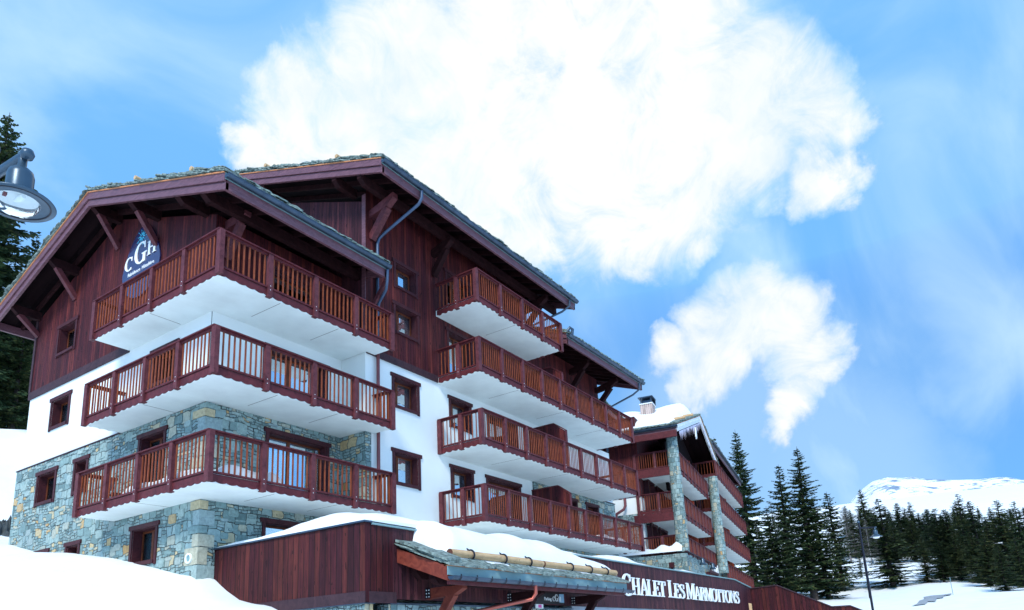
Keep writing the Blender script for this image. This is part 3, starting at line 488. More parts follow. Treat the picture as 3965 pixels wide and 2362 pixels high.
def roof(root, F, x0, x1, yr, ye, slope, zb, zfrom=0, left=True, gutter=True, seed=1, rafters=True, snow_in=1.0, rake0='fascia', logs=True, gutter_m='gutter', yleft=None, snow=0.3, rk=True):
    """ridge along x at y=yr; eave at y=ye (near side), underside of the beam at the eave zb"""
    sg = 1 if yr > ye else -1; W2 = abs(yr - ye); yl = yleft if yleft is not None else yr + sg * W2
    H = lambda y: zb + slope * (W2 - abs(y - yr))
    sides = [ye] + ([yl] if left else [])
    rf = MB(F)
    for e in sides:                               # deck of boards
        a, b = H(yr), H(e)
        for lo, hi in ((0.33, 0.45),):
            rf.add([(x0 + 0.05, e, b + lo), (x1, e, b + lo), (x1, yr, a + lo), (x0 + 0.05, yr, a + lo), (x0 + 0.05, e, b + hi), (x1, e, b + hi), (x1, yr, a + hi), (x0 + 0.05, yr, a + hi)], [(0, 3, 2, 1), (4, 5, 6, 7), (0, 1, 5, 4), (1, 2, 6, 5), (2, 3, 7, 6), (3, 0, 4, 7)])
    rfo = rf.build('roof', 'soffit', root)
    if rafters:
        r = MB(F); x = x0 + 1.0
        while x < x1 - 0.2:
            for e in sides:
                yy0 = e + (0.14 if e < yr else -0.14)
                r.beam((x, yy0, H(yy0) + 0.24), (x, yr, H(yr) + 0.24), 0.09, 0.17)
            x += 0.75
        r.build('rafters', 'darkbeam', rfo)
    if rk:
        for xx, sx in ((x0, 1), (x1, -1)):
            for e in sides:
                q = MB(F); a, b = H(yr), H(e); t = 0.09 * sx
                q.prism([(xx, e, b + 0.235), (xx, yr, a + 0.235), (xx, yr, a + 0.475), (xx, e, b + 0.475)], (t, 0, 0)); q.build('barge_board', rake0 if xx == x0 else 'fascia', rfo)
                q = MB(F); o = 0.05 * sx
                q.prism([(xx + o, e, b), (xx + o, yr, a), (xx + o, yr, a + 0.215), (xx + o, e, b + 0.215)], (t, 0, 0)); q.build('barge_beam', rake0 if xx == x0 else 'fascia', rfo)
                q = MB(F); q.prism([(xx - 0.03 * sx, e, b + 0.478), (xx - 0.03 * sx, yr, a + 0.478), (xx - 0.03 * sx, yr, a + 0.51), (xx - 0.03 * sx, e, b + 0.51)], (0.3 * sx, 0, 0)); q.build('roof_batten', 'batten', rfo)
                L = math.hypot(yr - e, a - b); sl_ = MB(F)
                def P(s, inn, up, e=e, a=a, b=b, L=L, xx=xx, sx=sx): f = s / L; return (xx + sx * (inn - 0.04), e + (yr - e) * f, b + (a - b) * f + 0.515 + up)
                slate_row(sl_, P, L, 0.45, seed + int(xx * 7) + int(e), 0); slate_row(sl_, P, L, 0.55, seed + 3 + int(xx * 7) + int(e), 0.05); slate_row(sl_, P, L, 0.5, seed + 5 + int(e), 0.095)
                sl_.build('slate_edge', 'slate', rfo)
    dye = 1 if ye < yr else -1
    for e in sides:
        dy = 1 if e < yr else -1; b = H(e)
        q = MB(F); q.box(x0 + 0.052, x1 - 0.052, min(e - 0.0 * dy, e + 0.09 * dy), max(e - 0.0 * dy, e + 0.09 * dy), b - 0.0, b + 0.30); q.build('eave_fascia', 'fascia', rfo)
        sl_ = MB(F)
        def P(s, inn, up, e=e, dy=dy, b=b): return (x0 + s, e + dy * (inn - 0.12), b + 0.515 + up + slope * (inn - 0.12))
        slate_row(sl_, P, x1 - x0, 0.6, seed + 50, 0); slate_row(sl_, P, x1 - x0, 0.7, seed + 51, 0.05); sl_.build('slate_eave', 'slate', rfo)
        if gutter:
            g = MB(F); rr = 0.105; cz = b + 0.40; cy = e - dy * 0.10; n = 12; vs = []
            for x in (x0 + 0.0, x1 - 0.0):
                for k in range(n + 1):
                    t = math.pi + math.pi * k / n; vs.append((x, cy + rr * math.cos(t), cz + rr * math.sin(t)))
            g.add(vs, [(k, k + 1, n + 2 + k, n + 1 + k) for k in range(n)], True)
            g.add(vs[:n + 1], [tuple(range(n + 1))]); g.add(vs[n + 1:], [tuple(range(n, -1, -1))]); g.tube([(x0, cy - rr * dy, cz), (x1, cy - rr * dy, cz)], 0.014, 6)
            go = g.build('gutter', gutter_m, rfo)
            bt = MB(F); x = x0 + 0.5
            while x < x1 - 0.1:
                vs = []
                for xx in (x - 0.014, x + 0.014):
                    for k in range(n + 1):
                        t = math.pi + math.pi * k / n; vs.append((xx, cy + (rr + 0.008) * math.cos(t), cz + (rr + 0.008) * math.sin(t)))
                bt.add(vs, [(k, k + 1, n + 2 + k, n + 1 + k) for k in range(n)], True)
                bt.box(x - 0.014, x + 0.014, cy - dy * rr - 0.006, cy - dy * rr + 0.006, cz, cz + 0.045); x += 0.62
            bt.build('gutter_bracket', 'gutter', rfo)
            fl = MB(F); fl.box(x0 + 0.02, x1 - 0.02, min(e - 0.012 * dy, e - 0.003 * dy), max(e - 0.012 * dy, e - 0.003 * dy), b + 0.3, b + 0.50); fl.build('drip_sheet', 'zinc', rfo)
    # stone slates of the slopes
    cv = MB(F)
    for e in sides:
        a, b = H(yr) + 0.515, H(e) + 0.515; y_in = e + (0.5 if e < yr else -0.5); bi = b + slope * 0.5; nn = 40
        rr_ = random.Random(seed + 9)
        rows = [[(x0 + 0.4 + (x1 - x0 - 0.8) * i / nn, y_in + (yr - y_in) * j / 12, bi + (a - bi) * j / 12 + 0.03 + rr_.uniform(0, 0.04)) for i in range(nn + 1)] for j in range(13)]
        cv.add([p for rw in rows for p in rw], [(j * (nn + 1) + i, j * (nn + 1) + i + 1, (j + 1) * (nn + 1) + i + 1, (j + 1) * (nn + 1) + i) for j in range(12) for i in range(nn)])
    cv.build('slate_cover', 'slate', rfo)
    if logs:
        lg = MB(F)
        for e in sides:
            for k in (0.22, 0.62):
                y = e + (yr - e) * k; lg.tube([(x0 + 0.02, y, H(y) + 0.80), (x1 - 0.3, y, H(y) + 0.80)], 0.075, 8)
        lg.build('snow_guard_log', 'log', rfo)
    return rfo, H
def snow_slope(name, F, x0, x1, y0, y1, Hf, th, seed, edge=0.5, label='', top=None, n=(36, 18), kind='stuff'):
    """rounded snow lying on a slope: y0 = low edge, y1 = high edge; Hf(y) = surface under it"""
    m = MB(F); nx, ny = n; top_, bot = [], []
    for j in range(ny + 1):
        for i in range(nx + 1):
            fx, fy = i / nx, j / ny; x = x0 + (x1 - x0) * fx; y = y0 + (y1 - y0) * fy
            wob = 0.25 * mnoise.noise(Vector((x * 0.9 + seed, y * 0.9, 0)))
            ex = min(fx, 1 - fx) * (x1 - x0); ey = fy * abs(y1 - y0)
            k = (ss(0, edge, ex) ** 0.5) * (ss(0, edge, ey + 0.02) ** 0.5)
            if j == 0: y += wob * 1.2 * (1 if y1 > y0 else -1)
            h = th if not callable(th) else th(x, y)
            z = Hf(y) + 0.02 + k * (h + 0.18 * h * mnoise.noise(Vector((x * 0.45, y * 0.45, seed))) * 1.5)
            top_.append((x, y, z)); bot.append((x, y, Hf(y)))
    N_ = len(top_); w = nx + 1
    fs = [(j * w + i, j * w + i + 1, (j + 1) * w + i + 1, (j + 1) * w + i) for j in range(ny) for i in range(nx)]
    m.add(top_ + bot, fs, True)
    rim = [i for i in range(w)] + [j * w + nx for j in range(1, ny + 1)] + [ny * w + i for i in range(nx - 1, -1, -1)] + [j * w for j in range(ny - 1, 0, -1)]
    m.add([top_[i] for i in rim] + [bot[i] for i in rim], [(a, (a + 1) % len(rim), len(rim) + (a + 1) % len(rim), len(rim) + a) for a in range(len(rim))], True)
    return tag(m.build(name, 'snow'), label, 'snow', kind=kind)
def rotx(H, k=0.515): return lambda y: H(y) + k + 0.07
r1o, HT = roof(hotel, ID, 10.0, 16.28, 23.2, 15.47, 0.353, 12.36, seed=11, yleft=30.0)
r2o, HM = roof(hotel, ID, 15.0, 28.0, 24.4, 14.51, 0.37, 15.37, seed=23)
r3o, HR = roof(hotel, ID, 26.9, 35.2, 24.4, 14.51, 0.37, 13.32, seed=37)
snow_slope('roof_snow', ID, 10.9, 15.0, 16.0, 22.9, rotx(HT), 0.22, 3, label='thin snow patch on the slate roof of the near gable', n=(20, 20))
snow_slope('roof_snow', ID, 18.5, 27.2, 15.6, 24.0, rotx(HM), 0.42, 4, label='snow lying on the topmost and widest roof of the chalet', n=(30, 24))
snow_slope('roof_snow', ID, 27.3, 31.6, 15.4, 24.0, rotx(HR), 0.40, 5, label='snow lying on the lower right roof of the chalet', n=(30, 24))
# purlins and braces under the gables
def purlin(root, p, x1, w=0.2, h=0.32):
    m = MB(); x, y, z = p
    m.prism([(x, y - w / 2, z), (x, y - w / 2, z - h * 0.45), (x + 0.22, y - w / 2, z - h), (x1, y - w / 2, z - h), (x1, y - w / 2, z)], (0, w, 0)); return m.build('purlin', 'darkbeam', root)
for y, z, yb, zbt in ((23.2, 15.26, None, None), (20.7, 14.37, 20.25, 13.13), (18.0, 13.42, None, None), (16.7, 12.95, None, None), (26.0, 14.27, 25.9, 13.02), (28.7, 13.3, 28.6, 12.35)):
    purlin(hotel, (10.12, y, z), 11.15 if y > 17.5 else 16.1)
    if yb: MB().beam((10.42, y, z - 0.3), (11.16, y, zbt), 0.17, 0.17).build('brace', 'beam', hotel)
MB().beam((10.42, 23.2, 14.98), (11.16, 23.2, 14.0), 0.17, 0.17).build('brace', 'beam', hotel)
for y, z in ((16.9, 16.28), (15.65, 15.82), (20.9, 17.7)): purlin(hotel, (15.12, y, z), 16.15 if y > 16.4 else 28.0)
MB().beam((15.45, 20.9, 17.4), (16.1, 20.9, 16.45), 0.17, 0.17).build('brace', 'beam', hotel)
def console(x, zlow, y0=16.35, ln=1.15, big=True, root=hotel, mt='beam'):      # bracket carrying the eave: arm towards -Y plus a strut
    m = MB(); m.prism([(x - 0.12, y0, zlow + 1.12), (x - 0.12, y0, zlow + 0.86), (x - 0.12, y0 - ln * 0.72, zlow + 0.98), (x - 0.12, y0 - ln, zlow + 1.22), (x - 0.12, y0 - ln, zlow + 1.40)], (0.24, 0, 0)); m.build('console_arm', mt, root)
    m = MB(); m.beam((x, y0, zlow + 0.05), (x, y0 - ln * 0.68, zlow + 0.97), 0.22, 0.24); m.build('brace', mt, root)
console(16.4, 14.2); console(19.75, 14.2, ln=1.0, mt='darkbeam'); console(26.3, 14.25, ln=1.3, mt='darkbeam'); console(30.4, 12.4, ln=1.1, mt='darkbeam'); console(33.2, 12.2, ln=1.3, mt='darkbeam')
m = MB(); m.prism([(11.42, 17.5, 12.86), (11.42, 17.5, 12.60), (11.42, 16.9, 12.62), (11.42, 16.55, 12.78), (11.42, 16.55, 12.90), (11.42, 17.5, 12.90)], (0.22, 0, 0)); m.build('console_arm', 'beam', hotel); MB().beam((11.53, 17.5, 11.7), (11.53, 16.85, 12.62), 0.2, 0.2).build('brace', 'beam', hotel)
MB().beam((16.35, 16.3, 11.55), (16.35, 15.62, 12.35), 0.10, 0.14).build('brace', 'beam', hotel)
# downpipes
MB().tube([(16.9, 14.42, 15.62), (16.9, 14.42, 15.35), (16.88, 14.55, 15.15), (16.72, 16.1, 14.5), (16.65, 16.24, 14.35), (16.6, 16.26, 14.1), (16.6, 16.26, 9.95)], 0.055, 12).build('downpipe', 'bluepipe', hotel)
MB().tube([(16.6, 16.26, 9.93), (16.6, 16.26, 2.9)], 0.06, 12).build('downpipe', 'pipe', hotel)
MB().tube([(16.2, 15.40, 12.62), (16.2, 15.42, 12.25), (16.33, 15.6, 12.0), (16.5, 16.1, 11.75), (16.53, 16.2, 11.5), (16.53, 16.24, 10.9)], 0.05, 12).build('downpipe', 'bluepipe', hotel)
MB().tube([(27.3, 14.42, 15.6), (27.3, 14.45, 15.3), (27.2, 14.8, 15.08), (26.7, 16.2, 14.6), (26.6, 16.3, 14.0)], 0.05, 12).build('downpipe', 'gutter', hotel)
MB().tube([(34.6, 14.42, 13.55), (34.6, 14.45, 13.2), (34.5, 14.8, 12.95), (34.0, 16.1, 12.35), (33.9, 16.3, 11.6), (33.9, 16.3, 9.9)], 0.05, 12).build('downpipe', 'gutter', hotel)
MB().tube([(27.15, 14.35, 13.75), (27.15, 14.3, 14.02), (27.02, 14.35, 14.08), (26.95, 14.5, 13.9)], 0.07, 12).build('gutter_outlet', 'gutter', hotel)
# ------------------------------------------------------------------ things standing on the balconies
def chair(loc, label, rz=0.0):
    t = thing('folding_chair', label, 'chair', loc, 'chairs on the balconies'); t.rotation_euler = (0, 0, rz); ORG[t.name] = Vector((0, 0, 0))
    MB().box(-.22, .22, -.2, .22, .42, .46).build('seat', 'rail', t); MB().box(-.22, .22, .2, .235, .55, .92).build('backrest', 'rail', t)
    for x in (-.2, .17):
        for y in (-.18, .2): MB().box(x, x + .03, y, y + .03, 0, .42 if y < 0 else .9).build('leg', 'rail', t)
for loc, lab, rz in (((10.75, 21.3, 7.3), 'wooden chair behind the left end of the second tower balcony', 1.2), ((10.8, 21.2, 4.5), 'wooden chair behind the left end of the lowest tower balcony', 1.4), ((31.3, 15.5, 9.83), 'brown chair near the right end of the third long balcony from the bottom', 0.4), ((30.9, 15.5, 7.06), 'brown chair at the right part of the second long balcony from the bottom', 0.4), ((24.3, 15.3, 12.6), 'wooden chair on the topmost short balcony of the main block', 0.3), ((31.0, 15.4, 4.3), 'brown chair at the right part of the lowest long balcony', 0.4)): chair(loc, lab, rz)
o = MB().tube([(22.1, 14.75, 12.82), (22.1, 14.75, 12.98), (22.1, 14.75, 13.1), (22.1, 14.75, 13.18)], [0.09, 0.11, 0.06, 0.02], 10).build('snow_lump', 'snow'); tag(o, 'small white lump of snow behind the bars of the topmost short balcony', 'snow lump')
# ------------------------------------------------------------------ tear-drop sign on the gable
sg_ = thing('gable_sign', 'dark egg-shaped hotel sign with white serif letters on the timber gable', 'sign', (11.1, 21.5, 12.9))
egg = []
for k in range(64):
    t = 6.28319 * k / 64; w = 1.12 * math.sin(t); zz = math.cos(t); z = 12.72 + (1.48 * zz if zz > 0 else 1.10 * zz); w *= (1 - 0.30 * max(0, zz))
    egg.append((11.08, 21.53 + w, z))
MB().prism(egg, (0.05, 0, 0)).build('sign_panel', 'signpanel', sg_)
# --- serif letters built from strokes; unit height 1, returned as polygons in (x, y)
def ribbon(pts, ws):
    L_, Rr = [], []
    for i, (x, y) in enumerate(pts):
        a, b = pts[max(0, i - 1)], pts[min(len(pts) - 1, i + 1)]; dx, dy = b[0] - a[0], b[1] - a[1]; l = math.hypot(dx, dy) or 1; nx, ny = -dy / l, dx / l; w = ws[i] / 2
        L_.append((x + nx * w, y + ny * w)); Rr.append((x - nx * w, y - ny * w))
    return [[L_[i], Rr[i], Rr[i + 1], L_[i + 1]] for i in range(len(pts) - 1)]
def arc(cx, cy, rx, ry, t0, t1, wt, wn, n=22):      # thick on the sides, thin at top and bottom
    pts, ws = [], []
    for i in range(n + 1):
        t = math.radians(t0 + (t1 - t0) * i / n); pts.append((cx + rx * math.cos(t), cy + ry * math.sin(t))); ws.append(wn + (wt - wn) * abs(math.cos(t)) ** 1.5)
    return ribbon(pts, ws)
def rc(x0, x1, y0, y1): return [[(x0, y0), (x1, y0), (x1, y1), (x0, y1)]]
T, S_, SF = 0.17, 0.065, 0.05
def stem(x, y0=0, y1=1, w=T, foot=True, head=True):
    q = rc(x - w / 2, x + w / 2, y0, y1)
    if foot: q += rc(x - w / 2 - 0.075, x + w / 2 + 0.075, y0, y0 + SF)
    if head: q += rc(x - w / 2 - 0.075, x + w / 2 + 0.075, y1 - SF, y1)
    return q
def glyph(ch):
    if ch == 'C': return arc(0.43, 0.5, 0.33, 0.47, 48, 312, T * 1.1, S_) + rc(0.64, 0.70, 0.66, 0.97) + rc(0.63, 0.67, 0.03, 0.2), 0.74
    if ch == 'G': return arc(0.45, 0.5, 0.35, 0.47, 48, 312, T * 1.1, S_) + rc(0.68, 0.74, 0.66, 0.97) + rc(0.60, 0.60 + T, 0.02, 0.44) + rc(0.52, 0.86, 0.40, 0.45), 0.86
    if ch == 'H': return stem(0.17) + stem(0.67) + rc(0.24, 0.6, 0.47, 0.47 + S_), 0.84
    if ch == 'A': return [[(0.0, 0.0), (0.28, 0.0), (0.28, SF), (0.0, SF)], [(0.10, SF), (0.17, SF), (0.42, 1.0), (0.37, 1.0)], [(0.37, 1.0), (0.47, 1.0), (0.76, SF), (0.58, SF)], [(0.50, 0), (0.84, 0), (0.84, SF), (0.50, SF)], [(0.22, 0.30), (0.60, 0.30), (0.58, 0.36), (0.24, 0.36)]], 0.84
    if ch == 'L': return stem(0.17) + rc(0.25, 0.62, 0, S_) + rc(0.59, 0.65, 0, 0.30), 0.68
    if ch == 'E': return stem(0.17) + rc(0.25, 0.60, 0, S_) + rc(0.57, 0.64, 0, 0.28) + rc(0.25, 0.57, 1 - S_, 1) + rc(0.54, 0.60, 0.76, 1) + rc(0.25, 0.45, 0.48, 0.48 + S_) + rc(0.43, 0.48, 0.38, 0.64), 0.67
    if ch == 'T': return stem(0.37, head=False) + rc(0.03, 0.71, 1 - S_, 1) + rc(0.02, 0.08, 0.74, 1) + rc(0.66, 0.72, 0.74, 1), 0.74
    if ch == 'O': return arc(0.42, 0.5, 0.33, 0.47, 0, 360, T * 1.1, S_, 36), 0.84
    if ch == 'S':
        pts = [(0.52, 0.78), (0.45, 0.92), (0.31, 0.965), (0.17, 0.90), (0.12, 0.77), (0.19, 0.64), (0.33, 0.53), (0.47, 0.42), (0.54, 0.28), (0.50, 0.12), (0.35, 0.035), (0.20, 0.06), (0.10, 0.20)]
        return ribbon(pts, [0.04, 0.06, 0.07, 0.1, 0.14, 0.17, 0.18, 0.17, 0.14, 0.1, 0.07, 0.06, 0.04]) + rc(0.50, 0.55, 0.68, 0.97) + rc(0.07, 0.12, 0.03, 0.32), 0.62
    if ch == 'M': return stem(0.15, w=S_) + stem(0.87) + [[(0.12, 1), (0.29, 1), (0.55, 0.10), (0.47, 0.02)], [(0.47, 0.02), (0.53, 0.02), (0.83, 1), (0.77, 1)]], 1.04
    if ch == 'N': return stem(0.14, w=S_) + stem(0.70, w=S_, foot=False) + [[(0.10, 1), (0.27, 1), (0.735, 0.0), (0.66, 0.0)]], 0.82
    if ch == 'R': return stem(0.17) + arc(0.34, 0.75, 0.20, 0.22, -90, 90, T, S_) + rc(0.2, 0.36, 0.50, 0.50 + S_) + rc(0.2, 0.36, 1 - S_, 1) + [[(0.34, 0.52), (0.50, 0.50), (0.74, SF), (0.56, SF)], [(0.55, 0), (0.84, 0), (0.84, SF), (0.55, SF)]], 0.80
    return [], 0.4
def letter(root, ch, P, depth, name='letter', m='white'):
    """P(x, y, d) maps the letter's plane and its depth to the world"""
    mb = MB(); polys, w = glyph(ch)
    for i, pl in enumerate(polys):
        e = (i % 7) * 0.0006; n = len(pl); a = [P(x, y, 0) for x, y in pl]; b = [P(x, y, depth + e) for x, y in pl]
        mb.add(a + b, [tuple(range(n - 1, -1, -1)), tuple(range(n, 2 * n))] + [(k, (k + 1) % n, n + (k + 1) % n, n + k) for k in range(n)])
    return mb.build(name, m, root)
for ch, y0, z0, w, h in (('C', 22.50, 12.76, 0.62, 0.50), ('G', 21.93, 12.80, 0.86, 0.78), ('H', 21.16, 12.93, 0.62, 0.50)):
    letter(sg_, ch, lambda x, y, d, y0=y0, z0=z0, w=w, h=h: Vector((11.075 - d, y0 - x * w, z0 + y * h)), 0.02)
m = MB()                                          # eight-armed snow star
for k in range(10):
    t = 6.28319 * k / 10 + 0.2
    for (a, b, wd) in ((0.04, 0.20, 0.042), (0.22, 0.34 if k % 2 else 0.27, 0.026)):
        p, q = (math.sin(t), math.cos(t)), (math.cos(t), -math.sin(t)); c = (21.56, 13.80)
        m.prism([(11.076, c[0] + p[0] * a, c[1] + p[1] * a), (11.076, c[0] + p[0] * (a + b) / 2 + q[0] * wd / 2, c[1] + p[1] * (a + b) / 2 + q[1] * wd / 2), (11.076, c[0] + p[0] * b, c[1] + p[1] * b), (11.076, c[0] + p[0] * (a + b) / 2 - q[0] * wd / 2, c[1] + p[1] * (a + b) / 2 - q[1] * wd / 2)], (-0.012, 0, 0))
m.build('star_emblem', 'cyan', sg_)
def text(root, s, M, size, name='lettering', m='white', ext=0.008, align='LEFT'):
    cu = bpy.data.curves.new(name, 'FONT'); cu.body = s; cu.size = size; cu.extrude = ext; cu.align_x = align; cu.resolution_u = 3; o = bpy.data.objects.new(name, cu); C.objects.link(o)
    dg = bpy.context.evaluated_depsgraph_get(); me = bpy.data.meshes.new_from_object(o.evaluated_get(dg)); C.objects.unlink(o); bpy.data.objects.remove(o)
    me.transform(M); off = ORG[root.name] if root else Vector((0, 0, 0)); me.transform(Matrix.Translation(-off)); me.materials.clear(); me.materials.append(MT[m])
    ob = bpy.data.objects.new(name, me); C.objects.link(ob); ob.parent = root; ORG[ob.name] = off; return ob
ML = lambda y, z: Matrix(((0, 0, -1, 11.07), (-1, 0, 0, y), (0, 1, 0, z), (0, 0, 0, 1)))
text(sg_, "Résidence", ML(22.28, 12.54), 0.185); text(sg_, "Hôtelière", ML(21.43, 12.54), 0.185); text(sg_, "Spa &", ML(22.05, 12.22), 0.185); text(sg_, "Beauté", ML(21.56, 12.22), 0.185)
# ================================================================== PORCH, WOOD-CLAD WALLS, TERRACE
YW = 11.8
fw_ = thing('timber_fence_wall', 'tall dark boarded wall on a stone base in front of the stone tower, its top heaped with snow', 'wall', (11.6, 14.0, 1.0))
m = MB(); m.box(11.6, 11.72, YW, 17.48, 1.14, 2.94); m.build('board_cladding', 'fence', fw_)
m = MB(); m.box(11.575, 11.599, YW - 0.02, 17.48, 1.12, 1.38); m.build('base_board', 'band', fw_)
MB().box(11.54, 11.80, YW - 0.04, 17.47, 2.945, 2.985).build('coping', 'gutter', fw_)
m = MB(); m.box(11.72, 12.5, YW + 0.001, YW + 0.13, 1.14, 2.94); m.build('board_return', 'fence', fw_); MB().box(11.72, 12.6, YW - 0.02, YW, 1.12, 1.38).build('base_board', 'band', fw_)
MB().box(11.64, 11.9, YW + 0.05, 17.45, -1.6, 1.10).build('stone_base', 'stone', fw_); MB().box(11.56, 11.9, YW - 0.02, 17.45, 1.102, 1.118).build('flashing', 'gutter', fw_)
sw = thing('sign_wall', 'long dark boarded wall carrying the white serif lettering beneath a snowy coping', 'wall', (25, YW, 0))
m = MB(); m.box(12.5, 38.6, YW, YW + 0.12, 1.22, 2.90); m.prism([(38.6, YW, 1.22), (41.4, YW, 1.0), (41.4, YW, 2.58), (38.6, YW, 2.90)], (0, 0.12, 0)); m.build('board_cladding', 'siding_grey', sw)
m = MB(); m.box(11.8, 38.6, YW - 0.05, YW + 0.2, 2.905, 2.95); m.prism([(38.6, YW - 0.05, 2.905), (41.45, YW - 0.05, 2.585), (41.45, YW - 0.05, 2.63), (38.6, YW - 0.05, 2.95)], (0, 0.25, 0)); m.build('coping', 'zinc', sw)
MB().box(12.4, 21.0, YW + 0.05, YW + 0.4, -1.6, 1.10).build('stone_base', 'stone', sw); MB().box(21.0, 41.3, YW + 0.05, YW + 0.4, -1.6, 1.215).build('plaster_base', plain('grey_render', (0.33, 0.37, 0.42), 0.8), sw)
MB().box(12.4, 21.0, YW - 0.015, YW + 0.3, 1.102, 1.135).build('flashing', 'gutter', sw)
rw = thing('ramp_wall', 'reddish boarded wall stepping down to the right beside the dark spruce', 'wall', (41.5, 9.0, 0))
m = MB(); m.prism([(41.4, YW, 0.3), (41.4, 10.34, 0.3), (41.4, 7.68, 0.0), (41.4, 5.9, -0.4), (41.4, 5.9, 0.76), (41.4, 6.78, 1.22), (41.4, 7.68, 1.23), (41.4, 10.34, 2.58), (41.4, YW, 2.53)], (0.12, 0, 0)); m.build('board_cladding', 'fence', rw)
m = MB(); pp = [(YW, 2.535), (10.34, 2.585), (7.68, 1.235), (6.78, 1.225), (5.9, 0.765)]
for a, b in zip(pp, pp[1:]): m.prism([(41.35, a[0], a[1]), (41.35, b[0], b[1]), (41.35, b[0], b[1] + 0.05), (41.35, a[0], a[1] + 0.05)], (0.2, 0, 0))
m.build('coping', 'band', rw)
o = MB().prism([(39.0, 11.3, -1.6), (39.0, 11.14, -1.6), (39.0, 11.16, 1.62), (39.0, 11.3, 1.66)], (0.07, 0, 0)).build('timber_stake', 'log'); tag(o, 'pale new timber stake in front of the boarded wall right of the lettering', 'stake')
terr = thing('terrace_deck', 'snow-covered terrace slab behind the lettered wall, under the lowest long balcony', 'terrace', (25, 14, 2))
m = MB(); m.box(11.75, 16.1, YW + 0.14, 17.4, 2.2, 2.5); m.box(16.1, 34.0, YW + 0.14, 16.3, 2.2, 2.86); m.build('deck_slab', 'slab', terr)
# lettering
ls = thing('wall_lettering', 'big white serif letters reading CHALET LES MARMOTTONS on the boarded wall', 'sign', (31, YW, 1.7))
for word in ((('C', 24.72, 25.52, 1.66, 0.84), ('H', 25.58, 26.34, 1.72, 0.66), ('A', 26.32, 27.12, 1.72, 0.66), ('L', 27.02, 27.66, 1.72, 0.65), ('E', 27.62, 28.28, 1.72, 0.64), ('T', 28.20, 28.92, 1.72, 0.64)),
             (('L', 29.18, 29.94, 1.72, 0.72), ('E', 29.86, 30.46, 1.71, 0.63), ('S', 30.42, 31.08, 1.70, 0.64)),
             (('M', 31.25, 32.38, 1.70, 0.72), ('A', 32.28, 33.10, 1.69, 0.62), ('R', 33.02, 33.84, 1.68, 0.62), ('M', 33.68, 34.68, 1.68, 0.62), ('O', 34.58, 35.42, 1.66, 0.64), ('T', 35.34, 36.06, 1.67, 0.62), ('T', 36.00, 36.72, 1.67, 0.62), ('O', 36.66, 37.50, 1.65, 0.64), ('N', 37.46, 38.26, 1.67, 0.62), ('S', 38.24, 38.98, 1.65, 0.64))):
    for ch, x0, x1, z, h in word:
        w = glyph(ch)[1]; letter(ls, ch, lambda x, y, d, x0=x0, x1=x1, z=z, h=h, w=w: Vector((x0 + (x1 - x0) * x / w, YW - 0.03 - d, z + y * h)), 0.05)
# canopy
can = thing('entrance_canopy', 'low porch roof with stone slates, log snow guards and a grey gutter', 'canopy', (17, 11, 0))
XC0, XC1, YE = 12.65, 21.9, 10.28
HC = lambda y: 1.85 + 0.37 * (y - YE)
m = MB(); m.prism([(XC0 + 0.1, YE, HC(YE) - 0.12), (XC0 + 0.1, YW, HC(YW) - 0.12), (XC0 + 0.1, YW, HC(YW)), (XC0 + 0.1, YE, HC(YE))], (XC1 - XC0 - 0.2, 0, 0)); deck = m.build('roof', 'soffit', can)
for x in (XC0, XC1 - 0.09): m = MB(); m.prism([(x, YE, HC(YE) - 0.33), (x, YW, HC(YW) - 0.33), (x, YW, HC(YW) + 0.002), (x, YE, HC(YE) + 0.002)], (0.09, 0, 0)); m.build('rafter', 'redwood', can)
m = MB(); m.box(XC0 + 0.091, XC1 - 0.091, YE + 0.01, YE + 0.09, HC(YE) - 0.40, HC(YE) - 0.2); m.build('eave_beam', 'rail', can)
m = MB(); m.box(XC0, XC1 + 0.05, YE - 0.02, YE + 0.008, HC(YE) - 0.20, HC(YE) + 0.0); m.build('zinc_flashing', 'zinc', can)
m = MB(); m.box(XC0, XC1, YE - 0.04, YE + 0.1, HC(YE) + 0.003, HC(YE) + 0.025); m.build('roof_batten', 'batten', can)
sl_ = MB()
def P1(s, inn, up): return (XC0 + s, YE + (inn - 0.1), HC(YE) + 0.03 + up + 0.37 * (inn - 0.1))
slate_row(sl_, P1, XC1 - XC0, 0.32, 77, -0.01, 1.2); slate_row(sl_, lambda s, i, u: P1(s, i + 0.12, u), XC1 - XC0, 0.26, 78, 0.015, 1.2); slate_row(sl_, lambda s, i, u: P1(s, i + 0.26, u), XC1 - XC0, 0.2, 79, 0.0, 0.9)
def P2(s, inn, up): return (XC0 + inn - 0.03, YE + s, HC(YE) + 0.37 * s + 0.03 + up)
slate_row(sl_, P2, 1.5, 0.5, 80, 0); slate_row(sl_, P2, 1.5, 0.55, 81, 0.05); slate_row(sl_, P2, 1.5, 0.5, 84, 0.10)
sl_.build('roof_slates', 'slate', can)
g = MB(); rr, cy, cz, n = 0.085, YE - 0.115, HC(YE) - 0.235, 12; vs = []
for x in (XC0 - 0.02, XC1 + 0.25):
    for k in range(n + 1): t = math.pi + math.pi * k / n; vs.append((x, cy + rr * math.cos(t), cz + rr * math.sin(t)))
g.add(vs, [(k, k + 1, n + 2 + k, n + 1 + k) for k in range(n)], True); g.add(vs[:n + 1], [tuple(range(n + 1))]); g.tube([(XC0, cy - rr, cz), (XC1 + 0.25, cy - rr, cz)], 0.012, 6); gt = g.build('gutter', 'gutter', can)
x = XC0 + 0.25
